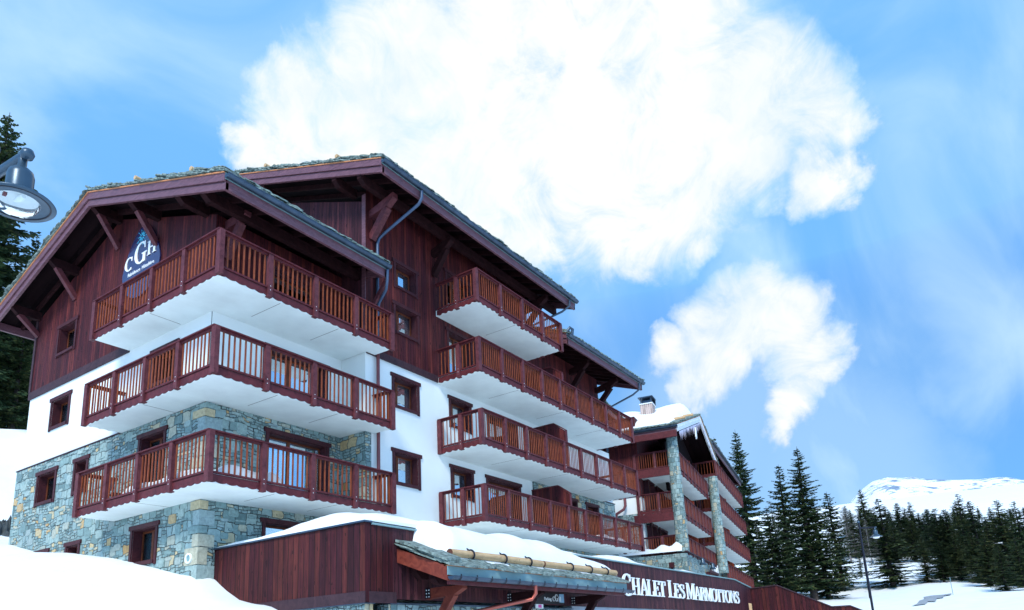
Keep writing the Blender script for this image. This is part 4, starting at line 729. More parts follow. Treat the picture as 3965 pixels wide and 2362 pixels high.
while x < XC1 + 0.2:
    bt = MB(); vs = []
    for xx in (x - 0.024, x + 0.024):
        for k in range(n + 1): t = math.pi + math.pi * k / n; vs.append((xx, cy + (rr + 0.01) * math.cos(t), cz + (rr + 0.01) * math.sin(t)))
    bt.add(vs, [(k, k + 1, n + 2 + k, n + 1 + k) for k in range(n)], True); bt.box(x - 0.016, x + 0.016, cy - rr - 0.012, cy - rr, cz, cz + 0.05); bt.build('gutter_bracket', 'iron', gt); x += 0.60
for x0, x1, hooks in ((13.2, 17.3, (14.0, 15.4, 16.6)), (17.38, 21.95, (18.9, 20.1, 21.2))):
    yl, zl = 10.64, 2.235; lg = MB().tube([(x0, yl, zl), ((x0 + x1) / 2, yl, zl + 0.012), (x1, yl, zl)], 0.095, 16, False).build('snow_guard_log', 'log', can)
    MB().tube([(x0 - 0.002, yl, zl), (x0 + 0.01, yl, zl)], 0.094, 16).build('log_end', 'logend', lg)
    for hx in hooks:
        pts = [(hx, yl + 0.13 * math.cos(R_(a)) - 0.0, zl + 0.125 * math.sin(R_(a))) for a in range(255, 60, -15)] + [(hx, yl + 0.13, zl + 0.19)]
        MB().tube(pts, 0.022, 8).build('iron_hook', 'iron', lg); MB().box(hx - 0.12, hx + 0.12, yl - 0.05, yl + 0.06, HC(yl) + 0.08, zl - 0.09).build('log_block', 'slate', lg)
for y, z in ((10.95, 1.76), (11.5, 1.95)): m = MB(); m.prism([(XC0 + 0.25, y - 0.09, z), (XC0 + 0.25, y - 0.09, z - 0.12), (XC0 + 0.42, y - 0.09, z - 0.26), (XC1 - 0.2, y - 0.09, z - 0.26), (XC1 - 0.2, y - 0.09, z)], (0, 0.18, 0)); m.build('purlin', 'darkbeam', can)
for cxx, mt in ((13.65, 'redwood'), (17.2, 'darkbeam'), (20.9, 'darkbeam')):
    m = MB(); m.prism([(cxx, YW, 1.50), (cxx, YW, 1.24), (cxx, 10.95, 1.28), (cxx, 10.65, 1.42), (cxx, 10.65, 1.52)], (0.2, 0, 0)); m.build('console_arm', mt, can)
    MB().beam((cxx + 0.1, 11.0, 1.33), (cxx + 0.1, YW + 0.0, 0.25), 0.19, 0.2).build('brace', mt, can)
    m = MB(); m.box(cxx - 0.012, cxx, YW - 0.16, YW - 0.01, 1.26, 1.50); pl = m.build('bracket_plate', 'iron', can)
    m = MB()
    for a in (0, 1):
        for b in (0, 1, 2): m.box(cxx - 0.022, cxx - 0.0125, YW - 0.14 + a * 0.08, YW - 0.115 + a * 0.08, 1.285 + b * 0.08, 1.31 + b * 0.08)
    m.build('bolt', 'white', pl)
MB().tube([(16.15, cy, cz - 0.06), (16.15, cy, cz - 0.28), (16.08, cy + 0.08, cz - 0.42), (14.75, 11.62, 0.86), (14.70, 11.68, 0.7), (14.70, 11.68, -1.4)], 0.05, 14).build('downpipe', 'copper', can)
# boards under the canopy
ps = thing('parking_sign', 'black board under the porch reading Parking CGH in white', 'sign', (19.4, YW, 1.4))
MB().box(18.3, 20.35, YW - 0.05, YW - 0.02, 1.25, 1.58).build('sign_panel', 'black', ps)
MB().box(20.05, 20.34, YW - 0.056, YW - 0.051, 1.30, 1.57).build('blue_field', 'paleblue', ps)
MR = lambda x, z: Matrix(((1, 0, 0, x), (0, 0, -1, YW - 0.06), (0, 1, 0, z), (0, 0, 0, 1)))
text(ps, "unite", MR(18.33, 1.36), 0.16); text(ps, "Parking", MR(19.12, 1.355), 0.145)
for ch, x0, z0, w, h in (('C', 19.62, 1.335, 0.17, 0.15), ('G', 19.76, 1.335, 0.22, 0.22), ('H', 19.98, 1.335, 0.19, 0.15)):
    letter(ps, ch, lambda x, y, d, x0=x0, z0=z0, w=w, h=h: Vector((x0 + x * w, YW - 0.058 - d, z0 + y * h)), 0.006)
el = thing('notice_plate', 'small white plate with a pink print beneath the parking board', 'sign', (18.8, YW, 1.2))
MB().box(18.62, 19.05, YW - 0.06, YW - 0.03, 1.10, 1.23).build('plate', 'white', el); MB().box(18.76, 18.94, YW - 0.066, YW - 0.061, 1.12, 1.21).build('pink_print', 'pinkprint', el)
# round vent / lamp on stone wall
vl = thing('round_wall_lamp', 'small round wall lamp with a white ring on the stone tower corner', 'wall lamp', (11.1, 17.75, 2.72))
RL = Matrix.Rotation(R_(-90), 4, 'Y')
def disc(c, r0_, r1_, d, nm, mt, root, n=28):
    m = MB(); vs = []
    for rr_, x in ((r1_, 0), (r1_, -d), (r0_, -d), (r0_, 0)): vs += [(c[0] + x, c[1] + rr_ * math.cos(6.28319 * k / n), c[2] + rr_ * math.sin(6.28319 * k / n)) for k in range(n)]
    m.add(vs, [(i * n + k, i * n + (k + 1) % n, (i + 1) * n + (k + 1) % n, (i + 1) * n + k) for i in range(3) for k in range(n)]); return m.build(nm, mt, root)
disc((11.11, 17.85, 2.72), 0.095, 0.14, 0.06, 'ring', 'white', vl); disc((11.11, 17.85, 2.72), 0.0005, 0.094, 0.03, 'lens', 'zinc', vl)
# ================================================================== SECOND BUILDING
B = thing('balcony_block', 'second brown hotel block behind, with two round stone columns under a wide gable', 'building', tuple(FB((55, 11, 2))))
m = MB(FB); m.box(45.5, 76.0, 11.0, 24, 7.9, 9.15); m.box(45.7, 76, 11.02, 24, -1, 7.9); m.build('plaster_wall', 'stucco', B)
m = MB(FB); m.box(45.45, 76.1, 10.95, 24, 9.152, 14.6); m.build('timber_wall', 'siding', B)
m = MB(FB); m.box(45.3, 47.2, 11.3, 16, 6.3, 8.0); m.build('stone_wall', 'stone', B)
m = MB(FB); m.prism([(46.0, 8.35, -1.5), (63.4, 8.35, -1.5), (63.4, 8.35, 5.2), (46.0, 8.35, 5.2)], (0, 2.6, 0)); m.box(45.0, 46.0, 8.36, 12.5, -1.5, 5.15); m.build('stone_base', 'stone', B)
MB(FB).box(44.9, 63.5, 8.25, 8.45, 5.201, 5.28).build('stone_coping', 'band', B)
for zt, ue in ((11.77, 56.1), (8.82, 56.1), (6.21, 60.0)):
    s = MB(FB); zb = zt - 1.38
    if zt > 7: s.box(45.3, ue - 0.08, 8.4, 10.98, zb, zb + 0.2)
    else: s.box(46.1, ue, 8.47, 10.98, 5.21, 5.3)
    slab = s.build('balcony', 'slab', B)
    railing(slab, FB, (45.6, 8.3), (ue, 8.3), (0, -1), 8 if ue < 58 else 10, zt, kind='solid', h=1.38 if zt > 7 else 1.15)
    if zt > 7: railing(slab, FB, (ue, 8.3), (ue, 10.9), (1, 0), 2, zt, corner0=False, nbal=6)
    railing(slab, FB, (45.4, 8.5), (45.4, 11.2), (-1, 0), 2, zt + (0.4 if zt > 8.5 and zt < 9 else 0.2), corner0=False, nbal=8)
    if zt > 7: MB(FB).box(45.25, 45.33, 8.4, 11.5, zb - 0.12, zb + 0.42).build('edge_beam', 'rail', slab)
    p = MB(FB); p.prism([(50.6, 8.5, zt - 1.0), (50.6, 8.5, zt + 0.5), (50.6, 9.1, zt + 0.85), (50.6, 10.9, zt + 0.85), (50.6, 10.9, zt - 1.0)], (0.1, 0, 0)); p.build('dividing_screen', 'panel', slab)
for zt, u0_, u1_ in ((13.88, 58.3, 74.8), (11.08, 58.1, 75.0), (8.37, 58.2, 75.3), (5.5, 58.4, 75.5)):
    s = MB(FB); zb = zt - 1.33; s.box(u0_ + 0.1, u1_ - 0.08, 7.85, 10.98 if zt > 6 else 8.3, zb, zb + 0.2); slab = s.build('balcony', 'slab', B)
    railing(slab, FB, (u0_, 7.75), (u1_, 7.75), (0, -1), 12, zt, kind='solid'); railing(slab, FB, (u1_, 7.75), (u1_, 10.9), (1, 0), 2, zt, corner0=False, nbal=6)
    if zt > 7: railing(slab, FB, (u0_, 7.8), (u0_, 10.9), (-1, 0), 2, zt, corner0=False, nbal=6)
    p = MB(FB); p.prism([(63.6, 7.95, zb + 0.2), (63.6, 7.95, zt + 0.5), (63.6, 8.5, zt + 0.85), (63.6, 10.9, zt + 0.85), (63.6, 10.9, zb + 0.2)], (0.1, 0, 0)); p.build('dividing_screen', 'panel', slab)
for zt in (12.4, 9.65, 6.9):                       # set-back balconies at the far end
    s = MB(FB); s.box(76.1, 79.5, 9.6, 12, zt - 1.33, zt - 1.13); slab = s.build('balcony', 'slab', B); railing(slab, FB, (76.1, 9.5), (79.5, 9.5), (0, -1), 3, zt, kind='solid')
m = MB(FB); m.box(76.1, 80.5, 12.0, 24, -1, 13); m.build('plaster_wall', 'stucco', B)
for u, v_, zlo, top in ((45.45, 8.62, 5.25, 12.9), (57.15, 7.97, 4.7, 12.3)):
    c = FB((u, v_, 0)); m = MB(); vs = []; n = 24; nn = 36
    for i in range(nn + 1):
        z = zlo + (top - zlo) * i / nn; r = 0.355 + 0.045 * (1 - i / nn)
        for k in range(n): q = r * (1 + 0.05 * mnoise.noise(Vector((math.cos(6.28 * k / n) * 2.2, math.sin(6.28 * k / n) * 2.2, z * 1.9)))); vs.append((c.x + q * math.cos(6.28319 * k / n), c.y + q * math.sin(6.28319 * k / n), z))
    m.add(vs, [(i * n + k, i * n + (k + 1) % n, (i + 1) * n + (k + 1) % n, (i + 1) * n + k) for i in range(nn) for k in range(n)], True); co = m.build('stone_column', 'colstone', B); uvl = co.data.uv_layers.new(name='UVMap')
    for pg in co.data.polygons:
        i_, k_ = divmod(pg.index, n); zs = [zlo + (top - zlo) * q / nn for q in (i_, i_, i_ + 1, i_ + 1)]; ks = (k_, k_ + 1, k_ + 1, k_)
        for li, zz, kk in zip(pg.loop_indices, zs, ks): uvl.data[li].uv = (kk * 3.3 / n + u, zz)
FBR = lambda p: FB((p[1], p[0], p[2]))            # roof frame for the cross gable: ridge runs into the building
pr, HP = roof(B, FBR, 8.0, 20.0, 54.5, 44.7, 0.333, 12.88, seed=61, snow_in=1, logs=False, rake0='white', rafters=False)
mr, HB = roof(B, FB, 59.2, 77.7, 17.0, 8.0, 0.36, 15.30, seed=71, logs=False)
mr2, HB2 = roof(B, FB, 45.5, 59.1, 19.5, 13.0, 0.333, 15.6, seed=73, logs=False, rk=False, gutter=False, rafters=False)
MB(FB).box(44.5, 44.7, 8.1, 14, 12.55, 12.95).build('eave_beam', 'rail', B)
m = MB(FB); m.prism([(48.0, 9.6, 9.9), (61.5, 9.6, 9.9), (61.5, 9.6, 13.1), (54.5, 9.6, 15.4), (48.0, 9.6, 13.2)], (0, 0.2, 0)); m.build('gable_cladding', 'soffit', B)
MB(FB).box(46, 62.5, 8.6, 8.85, 11.75, 12.15).build('tie_beam', 'rail', B)
snow_slope('roof_snow', FBR, 8.5, 19.0, 45.2, 54.4, lambda y: HP(y) + 0.58, lambda x, y: 0.4 + 0.75 * (y - 45) / 9.5, 8, edge=0.9, label='deep smooth snow blanket on the roof of the second block, beside the chimney')
for k, (v, z) in enumerate(((8.25, 0.45), (8.25, 0.45))):
    y = (47.6, 51.0)[k]; MB(FBR).tube([(7.95, y, HP(y) + 0.75), (8.7, y, HP(y) + 0.75)], 0.13, 8).build('snow_guard_log', 'log', pr)
ic = thing('icicle_light_chain', 'white icicle light strings hanging along the front gable of the second block', 'light string', tuple(FB((54, 8, 14))))
m = MB(FB); r_ = random.Random(4); u = 44.9; half = False
while u < 64:
    if u > 54.5 and not half: m.build('light_string', 'icelight', ic); m = MB(FB); half = True
    if not (54.0 < u < 55.0 and r_.random() < 0.3):
        z = HP(u) - 0.02; L_ = r_.uniform(0.15, 0.75) * (1.0 if u < 54.5 else 0.7); q = 7.97
        m.add([(u - 0.035, q, z), (u + 0.035, q, z), (u + 0.03 + r_.uniform(-.05, .05), q, z - L_), (u - 0.02, q - 0.015, z - L_ * 0.6)], [(0, 1, 2), (0, 2, 3), (0, 1, 3)])
    u += 0.07
m.build('light_string', 'icelight', ic)
MB(FB).prism([(51.1, 7.9, 14.8), (51.45, 7.9, 14.9), (51.42, 7.9, 14.1), (51.25, 7.9, 13.95), (51.12, 7.9, 14.1)], (0, 0.08, 0)).build('hanging_board', 'white', B)
ch_ = MB(FB).box(50.3, 51.3, 10.7, 11.6, 15.2, 16.95); cho = ch_.build('chimney', 'chim', B)
m = MB(FB)
m.box(50.25, 51.35, 10.65, 11.65, 16.952, 17.020); m.build('chimney_crown', 'white', cho)
m = MB(FB)
for u, v in ((50.32, 10.72), (51.2, 10.72), (50.32, 11.5), (51.2, 11.5)): m.box(u, u + 0.06, v, v + 0.06, 17.020, 17.450)
m.prism([(50.2, 10.6, 17.450), (51.4, 10.6, 17.450), (51.4, 10.6, 17.520), (50.2, 10.6, 17.520)], (0, 1.1, 0)); m.box(50.5, 51.1, 10.8, 11.45, 17.020, 17.300)
m.box(51.42, 51.4, 10.65, 11.7, 17.000, 17.450); m.build('chimney_cowl', 'gutter', cho)
for (u0_, u1_, z0_, z1_, dr) in ((46.2, 48.2, 8.0, 10.5, 1), (48.7, 51.0, 8.0, 10.5, 1), (46.0, 47.8, 5.4, 7.45, 1), (48.3, 50.9, 5.4, 7.45, 1), (65, 68, 12.6, 14.3, 1), (65, 68, 9.9, 12, 1), (65, 68, 7.1, 9.0, 1)):
    window(B, lambda p: FB((p[0], 10.93 - p[1], p[2])), u0_, u1_, z0_, z1_, 0.30 if z1_ < 7.6 else 0.30, door=True, curtain=1, name='patio_door')
window(B, lambda p: FB((p[0], 8.35 - p[1], p[2])), 51.2, 55.0, 2.5, 4.55, 0.29, door=True, curtain=0, name='entrance_door')
tx = text(B, "Accueil", Matrix((( U_.x, 0, -V_.x, FB((53.7, 8.25, 0)).x), (U_.y, 0, -V_.y, FB((53.7, 8.25, 0)).y), (0, 1, 0, 4.62), (0, 0, 0, 1))), 0.95, ext=0.03)
tx['label'] = 'white lettering reading Accueil on the stone base'
for i, (u, w_) in enumerate(((49.05, 'leftmost of the four dark bell-shaped lamps on the stone base'), (53.1, 'dark bell-shaped lamp just left of the white Accueil lettering'), (57.6, 'dark bell-shaped lamp just right of the white Accueil lettering'), (61.7, 'rightmost of the four dark bell-shaped lamps on the stone base'))):
    c = FB((u, 8.1, 4.85)); t = thing('wall_lamp', w_, 'wall lamp', tuple(c), 'bell lamps on the stone base')
    MB().lathe(c, [(0.0005, 0.34), (0.06, 0.32), (0.10, 0.24), (0.14, 0.05), (0.23, -0.12), (0.21, -0.13), (0.0005, -0.05)], 16).build('lamp_shade', 'lamp', t); MB().tube([c + Vector((0, 0, 0.2)), c + V_ * 0.26 + Vector((0, 0, 0.25))], 0.025, 6).build('bracket', 'iron', t)
t = thing('wall_box_lamp', 'square brown lantern on the shaded side of the stone base', 'wall lamp', tuple(FB((44.9, 9.2, 4.4)))); c = FB((44.85, 9.3, 4.45)); MB().box(c.x - .14, c.x + .1, c.y - .14, c.y + .14, 4.3, 4.62).build('lantern', 'trim', t); MB().box(c.x - .05, c.x + .05, c.y - .05, c.y + .05, 3.8, 4.299).build('bracket', 'trim', t)
MB().tube([FB((45.2, 12.0, 9.5)), FB((45.2, 12.0, 8.6)), FB((45.1, 12.1, 8.35)), FB((45.1, 12.6, 8.1)), FB((45.1, 12.7, 7.8)), FB((45.1, 12.7, 7.0))], 0.09, 12).build('downpipe', 'pipe', B)
o = MB(FB).box(45.6, 45.9, 10.2, 10.35, 7.75, 8.15).build('towel', 'teal'); tag(o, 'teal towel hung low behind the rail of the second block', 'towel')
# ================================================================== SNOW
def canopy_snow():
    m = MB(); nx, ny = 90, 26; vs = []; x0, x1 = 13.1, 22.3
    def topz(x): return 3.16 + 0.14 * mnoise.noise(Vector((x * 0.35, 3.1, 0))) + 0.10 * mnoise.noise(Vector((x * 1.1, 1, 0)))
    for j in range(ny + 1):
        f = j / ny
        for i in range(nx + 1):
            g = i / nx; x = x0 + (x1 - x0) * g; y = 10.70 + (12.6 - 10.70) * f
            x = x + (0.25 * mnoise.noise(Vector((f * 4, 5, 0))) + 0.25 * f) * (1 - g)
            base = HC(min(y, YW)) + 0.1
            tz = topz(x) - 0.50 * ss(17.8, 22.3, x); k = math.sqrt(max(0, 1 - (1 - min(1, f * 1.5)) ** 2.2))
            lowz = HC(10.7) + 0.26
            z = lowz + (tz - lowz) * k
            e = min(1, (1 - g) * 16) ** 0.5 * min(1, g * 26) ** 0.5
            z = base + (z - base) * max(0.0, e); vs.append((x, y, max(z, base)))
    w = nx + 1; m.add(vs, [(j * w + i, j * w + i + 1, (j + 1) * w + i + 1, (j + 1) * w + i) for j in range(ny) for i in range(nx)], True)
    rim = [j * w for j in range(ny + 1)]; m.add([vs[i] for i in rim] + [(vs[i][0] + 0.06, vs[i][1], min(vs[i][2], HC(min(vs[i][1], YW)) + 0.02)) for i in rim], [(a, a + 1, len(rim) + a + 1, len(rim) + a) for a in range(ny)], True)
    m.prism([(x0 + 0.15, 10.50, HC(10.5) + 0.10), (x0 + 0.15, 10.75, HC(10.75) + 0.10), (x0 + 0.15, 10.75, HC(10.75) + 0.2), (x0 + 0.15, 10.55, HC(10.5) + 0.15)], (8.4, 0, 0))
    tag(m.build('canopy_snow', 'snow'), 'deep snow drift sliding over the porch roof onto its log guards', 'snow', kind='stuff')
canopy_snow()
def ridge_snow(name, pts, w0, w1, dirn, label):
    """pts: list of (s, z_base, z_top) along an edge; profile rises quickly from the edge and runs back"""
    m = MB(); ny = 12; vs = []
    for (p, zb, zt) in pts:
        for j in range(ny + 1):
            f = j / ny; q = Vector(p) + Vector(dirn) * (w0 + (w1 - w0) * f); k = math.sqrt(max(0, 1 - (1 - min(1, f * 3.0)) ** 2)) if f < 0.9 else 1
            vs.append((q.x, q.y, zb + (zt - zb) * k * (1 - 0.15 * f)))
    w = ny + 1; n = len(pts); m.add(vs, [(i * w + j, i * w + j + 1, (i + 1) * w + j + 1, (i + 1) * w + j) for i in range(n - 1) for j in range(ny)], True)
    return tag(m.build(name, 'snow'), label, 'snow', kind='stuff')
pts = []
for i in range(60):
    x = 21.2 + (34.4 - 21.2) * i / 59; zt = interp(x, (21, 22.5, 24.1, 25.2, 25.8, 26.4, 27, 28.9, 31, 32.4, 33.6, 34.2, 34.4), (3.2, 3.12, 3.16, 3.34, 3.40, 3.34, 3.17, 3.09, 3.10, 3.18, 3.12, 3.0, 2.955)); pts.append(((x, YW, 0), 2.95, zt + 0.02 * mnoise.noise(Vector((x * 2, 0, 0)))))
ridge_snow('coping_snow', pts, 0.0, 4.3, (0, 1, 0), 'snow along the coping above the white serif letters')
def fence_snow():
    m = MB(); nx, ny = 40, 60; vs = []
    for j in range(ny + 1):
        y = 11.79 + (17.4 - 11.79) * j / ny
        for i in range(nx + 1):
            x = 11.57 + (16.0 - 11.57) * i / nx; dx = x - 11.57; dy = y - 11.79
            pk = interp(y, (11.8, 12.5, 13.6, 14.5, 15.1, 16.2, 17.4), (3.25, 3.36, 3.54, 3.46, 3.31, 3.2, 3.1)) - 0.05 * ss(1.5, 4, dx)
            ex = 1 - (1 - min(1, dx / 1.2)) ** 2.4; ey = 1 - (1 - min(1, dy / 0.55)) ** 2.4
            z = 2.99 + 0.05 * min(1, dx * 20, dy * 20) + (pk - 3.04) * ex * (0.35 + 0.65 * ey) + 0.02 * mnoise.noise(Vector((x * 2, y * 2, 0)))
            vs.append((x, y, z))
    w = nx + 1; m.add(vs, [(j * w + i, j * w + i + 1, (j + 1) * w + i + 1, (j + 1) * w + i) for j in range(ny) for i in range(nx)], True)
    for rim in ([j * w for j in range(ny + 1)], list(range(w))): m.add([vs[i] for i in rim] + [(vs[i][0], vs[i][1], 2.986) for i in rim], [(a, a + 1, len(rim) + a + 1, len(rim) + a) for a in range(len(rim) - 1)])
    tag(m.build('coping_snow', 'snow'), 'snow heaped on the near corner of the tall boarded wall', 'snow', kind='stuff')
fence_snow()
for (a, b, zz, lab) in ((45.55, 9.0, 5.3, 'snow drift under the rail on the stone base of the second block'), (45.55, 9.0, 7.72, 'snow strip on the middle side balcony of the second block')):
    pts = [(tuple(FB((a - 0.1 - (0.5 if zz < 6 else 0), 8.6 + (4.0 if zz < 6 else 2.8) * i / 24, 0))), zz, zz + (0.75 if zz < 6 else 0.30) * (1 - i / 24) ** 0.8 * (0.85 + 0.2 * math.sin(i))) for i in range(25)]
    ridge_snow('ledge_snow', pts, 0.0, 1.4, tuple(U_), lab)
def balc_snow(x0, x1, y0, y1, z, h, lab, F=ID):
    m = MB(F); nx, ny = 30, 12; vs = []
    for j in range(ny + 1):
        for i in range(nx + 1):
            fx, fy = i / nx, j / ny; x = x0 + (x1 - x0) * fx; y = y0 + (y1 - y0) * fy
            k = (ss(0, .25, fx) * ss(0, .25, 1 - fx) * ss(0, .2, fy) * ss(0, .2, 1 - fy)); vs.append((x, y, z + h * k * (0.8 + 0.5 * mnoise.noise(Vector((x, y, 2))))))
    w = nx + 1; m.add(vs, [(j * w + i, j * w + i + 1, (j + 1) * w + i + 1, (j + 1) * w + i) for j in range(ny) for i in range(nx)], True); tag(m.build('balcony_snow', 'snow'), lab, 'snow', kind='stuff')
balc_snow(10.12, 11.08, 15.7, 20.6, 4.51, 0.5, 'snow behind the bars of the lowest tower balcony, left side'); balc_snow(10.12, 12.8, 15.7, 16.7, 4.51, 0.5, 'snow behind the bars of the lowest tower balcony, at its corner')
balc_snow(28.5, 32.6, 14.5, 16.2, 4.5, 0.42, 'snow on the right half of the lowest long balcony'); balc_snow(26.5, 32.6, 14.5, 16.2, 9.98, 0.3, 'snow on the right half of the second long balcony from the top')
# ------------------------------------------------------------------ terrain
RPX, RPZ = (0, 40, 55, 70, 100, 150, 200, 260, 330, 450, 800), (-1.5, -1.5, 0.2, 2.1, 4.9, 12.4, 24, 37, 50, 70, 70)
CYs, CZs = (8, 11, 13, 14, 15, 15.6, 16.3, 17, 17.5, 18.2, 20, 21.8, 24.8, 26.8, 29, 34), (-1.5, -1.5, -0.2, 0.75, 1.29, 1.35, 1.51, 1.86, 2.2, 2.32, 2.75, 3.16, 3.66, 3.89, 4.42, 5.0)
def ground(x, y):
    r = math.hypot(x, y); phi = math.degrees(math.atan2(y, x))
    zr = interp(r, RPX, RPZ) + (1.2 * mnoise.noise(Vector((x * 0.03, y * 0.03, 1))) + 0.5 * mnoise.noise(Vector((x * 0.11, y * 0.11, 4)))) * ss(45, 90, r)
    if phi < 2: zr -= 0.25 * (2 - phi) * ss(60, 110, r) * 0.3
    zc = interp(y, CYs, CZs) - 0.20 * max(0, 11 - x) - 0.02 * max(0, 11 - x) ** 2 + 0.10 * mnoise.noise(Vector((x * 0.5, y * 0.5, 7)))  * ss(0, 2.5, 11 - x)
    zc = max(zc, -1.5)
    zfar = interp(r, (30, 45, 51, 54, 69, 74, 95, 200, 400), (4.6, 6.4, 7.9, 9.0, 19.6, 19.4, 24, 50, 80)) + 0.5 * mnoise.noise(Vector((x * 0.2, y * 0.2, 2)))
    zl = zc + (zfar - zc) * ss(31, 42, r)
    w = ss(28, 42, phi)
    if phi < -60 or phi > 130: w = 0; zr = -1.5
    elif phi > 100: zl = zl + (-1.5 - zl) * ss(100, 130, phi)
    elif phi < -20: zr = zr + (-1.5 - zr) * ss(-20, -60, phi) if False else zr
    return zr + (zl - zr) * w
def build_ground():
    m = MB(); phis = []; a = -180.0
    while a < 180: phis.append(a); a += 0.45 if 42 <= a < 74 else 1.0 if -12 <= a < 100 else 4.0
    rs = [0.5]; 
    while rs[-1] < 900: rs.append(rs[-1] * (1.022 if 10 < rs[-1] < 45 else 1.045))
    vs = [(r * math.cos(R_(p)), r * math.sin(R_(p)), 0) for r in rs for p in phis]
    vs = [(x, y, ground(x, y)) for x, y, _ in vs]; n = len(phis)
    m.add(vs, [(i * n + k, i * n + (k + 1) % n, (i + 1) * n + (k + 1) % n, (i + 1) * n + k) for i in range(len(rs) - 1) for k in range(n)], True)
    m.add([vs[k] for k in range(n)], [tuple(range(n))])
    far = [(4500 * math.cos(R_(p)), 4500 * math.sin(R_(p)), -20) for p in phis]; last = vs[-n:]
    m.add(last + far, [(k, (k + 1) % n, n + (k + 1) % n, n + k) for k in range(n)], True)
    o = m.build('snow_ground', 'snow'); o['kind'] = 'structure'; o['label'] = 'snow-covered ground and slopes'
build_ground()
# grey cleared road patch on the slope
def at(u, v, r): d = ray(u, v); h = math.hypot(d.x, d.y); return Vector((d.x * r / h, d.y * r / h, 0))
m = MB(); pl = []
for (u, r) in ((3526, 66), (3548, 67.5), (3562, 71), (3585, 72.5), (3578, 76), (3610, 78.5), (3650, 79), (3692, 81), (3682, 76), (3660, 75), (3655, 72.5), (3630, 72), (3622, 69), (3590, 69.5), (3580, 67), (3550, 66.5)):
    p = at(u, 2330, r); pl.append((p.x, p.y, ground(p.x, p.y)))
cen = sum((Vector(p) for p in pl), Vector()) / len(pl); grid = []
nn = 6
for i in range(len(pl)):
    a, b = Vector(pl[i]), Vector(pl[(i + 1) % len(pl)])
    for j in range(nn):
        for k in range(nn - j):
            def bc(s, t): q = cen + (a - cen) * (s / nn) + (b - cen) * (t / nn); return (q.x, q.y, ground(q.x, q.y) + 0.07)
            m.add([bc(j, k), bc(j + 1, k), bc(j, k + 1)], [(0, 1, 2)])
            if k < nn - j - 1: m.add([bc(j + 1, k), bc(j + 1, k + 1), bc(j, k + 1)], [(0, 1, 2)])
o = m.build('cleared_road', 'asphalt'); o['kind'] = 'structure'; o['label'] = 'grey cleared patch of road in the snow'
# dark rock strip at the far left
m = MB(); nx, ny = 26, 8; vs = []
for j in range(ny + 1):
    for i in range(nx + 1):
        d = ray(-160 + 230 * i / nx, 2060); h = math.hypot(d.x, d.y); r = 50.2 + 3.2 * j / ny; x, y = d.x / h * r, d.y / h * r
        vs.append((x, y, ground(x, y) + 1.3 * math.sin(math.pi * j / ny) * (0.6 + 0.6 * mnoise.noise(Vector((i * 0.5, j * 0.6, 0)))) - 0.12))
w = nx + 1; m.add(vs, [(j * w + i, j * w + i + 1, (j + 1) * w + i + 1, (j + 1) * w + i) for j in range(ny) for i in range(nx)]); o = m.build('rock_outcrop', 'rock'); o['kind'] = 'structure'; o['label'] = 'dark bare rock strip in the snow slope left of the tower'
# ------------------------------------------------------------------ mountain
def mountain_mat():
    mm, t, b = mat('snowy_mountain'); g = t.nodes.new('ShaderNodeNewGeometry'); n1 = noise(t, g.outputs['Position'], 0.011, 9, 0.72); n2 = noise(t, g.outputs['Position'], 0.05, 6, 0.7)
    f = M_(t, 'ADD', M_(t, 'MULTIPLY', n1.outputs['Fac'], 0.65), M_(t, 'MULTIPLY', n2.outputs['Fac'], 0.35))
    col = ramp(t, f, [(0.515, (0.86, 0.9, 0.93)), (0.535, (0.22, 0.30, 0.40)), (0.66, (0.10, 0.15, 0.22))]); t.links.new(col, b.inputs['Base Color']); b.inputs['Roughness'].default_value = 0.8; bump(t, b, n1.outputs['Fac'], 0.6, 8); return mm
m = MB(); prof = ((2300, 2300), (2900, 2240), (3100, 2150), (3200, 2065), (3250, 2015), (3290, 1978), (3330, 1932), (3380, 1893), (3440, 1876), (3500, 1880), (3530, 1876), (3600, 1889), (3700, 1892), (3800, 1889), (3870, 1880), (3910, 1880), (3965, 1890), (4100, 1900), (4600, 1960), (5200, 2000))
nx, ny = 150, 40; vs = []
for j in range(ny + 1):
    f = j / ny; r = 1700 - 1250 * f
    for i in range(nx + 1):
        u = 2300 + 2900 * i / nx; v = interp(u, [p[0] for p in prof], [p[1] for p in prof]); d = ray(u, v); h = math.hypot(d.x, d.y); zt = d.z / h * 1700
        x, y = d.x / h * r, d.y / h * r; g = 1 - f
        z = zt * (g ** 1.15) + 20 + (22 * mnoise.fractal(Vector((x * 0.004, y * 0.004, 3)), 0.9, 2.1, 5)) * math.sin(math.pi * min(1, f * 1.4 + 0.02)) + (3.5 * mnoise.noise(Vector((u * 0.02, 0, 9))) - 20) * (1 if f < 0.01 else 0) - 20 * f + 0
        if f < 0.01: z = zt + 2.5 * mnoise.noise(Vector((u * 0.03, 0, 9)))
        vs.append((x, y, z))
w = nx + 1; m.add(vs, [(j * w + i, j * w + i + 1, (j + 1) * w + i + 1, (j + 1) * w + i) for j in range(ny) for i in range(nx)], True)
back = [(vs[i][0] * 1.6, vs[i][1] * 1.6, -20) for i in range(nx + 1)]; m.add(vs[:w] + back, [(i, i + 1, w + i + 1, w + i) for i in range(nx)], True)
o = m.build('mountain', mountain_mat()); o['kind'] = 'structure'; o['label'] = 'snowy mountain with small rock patches'
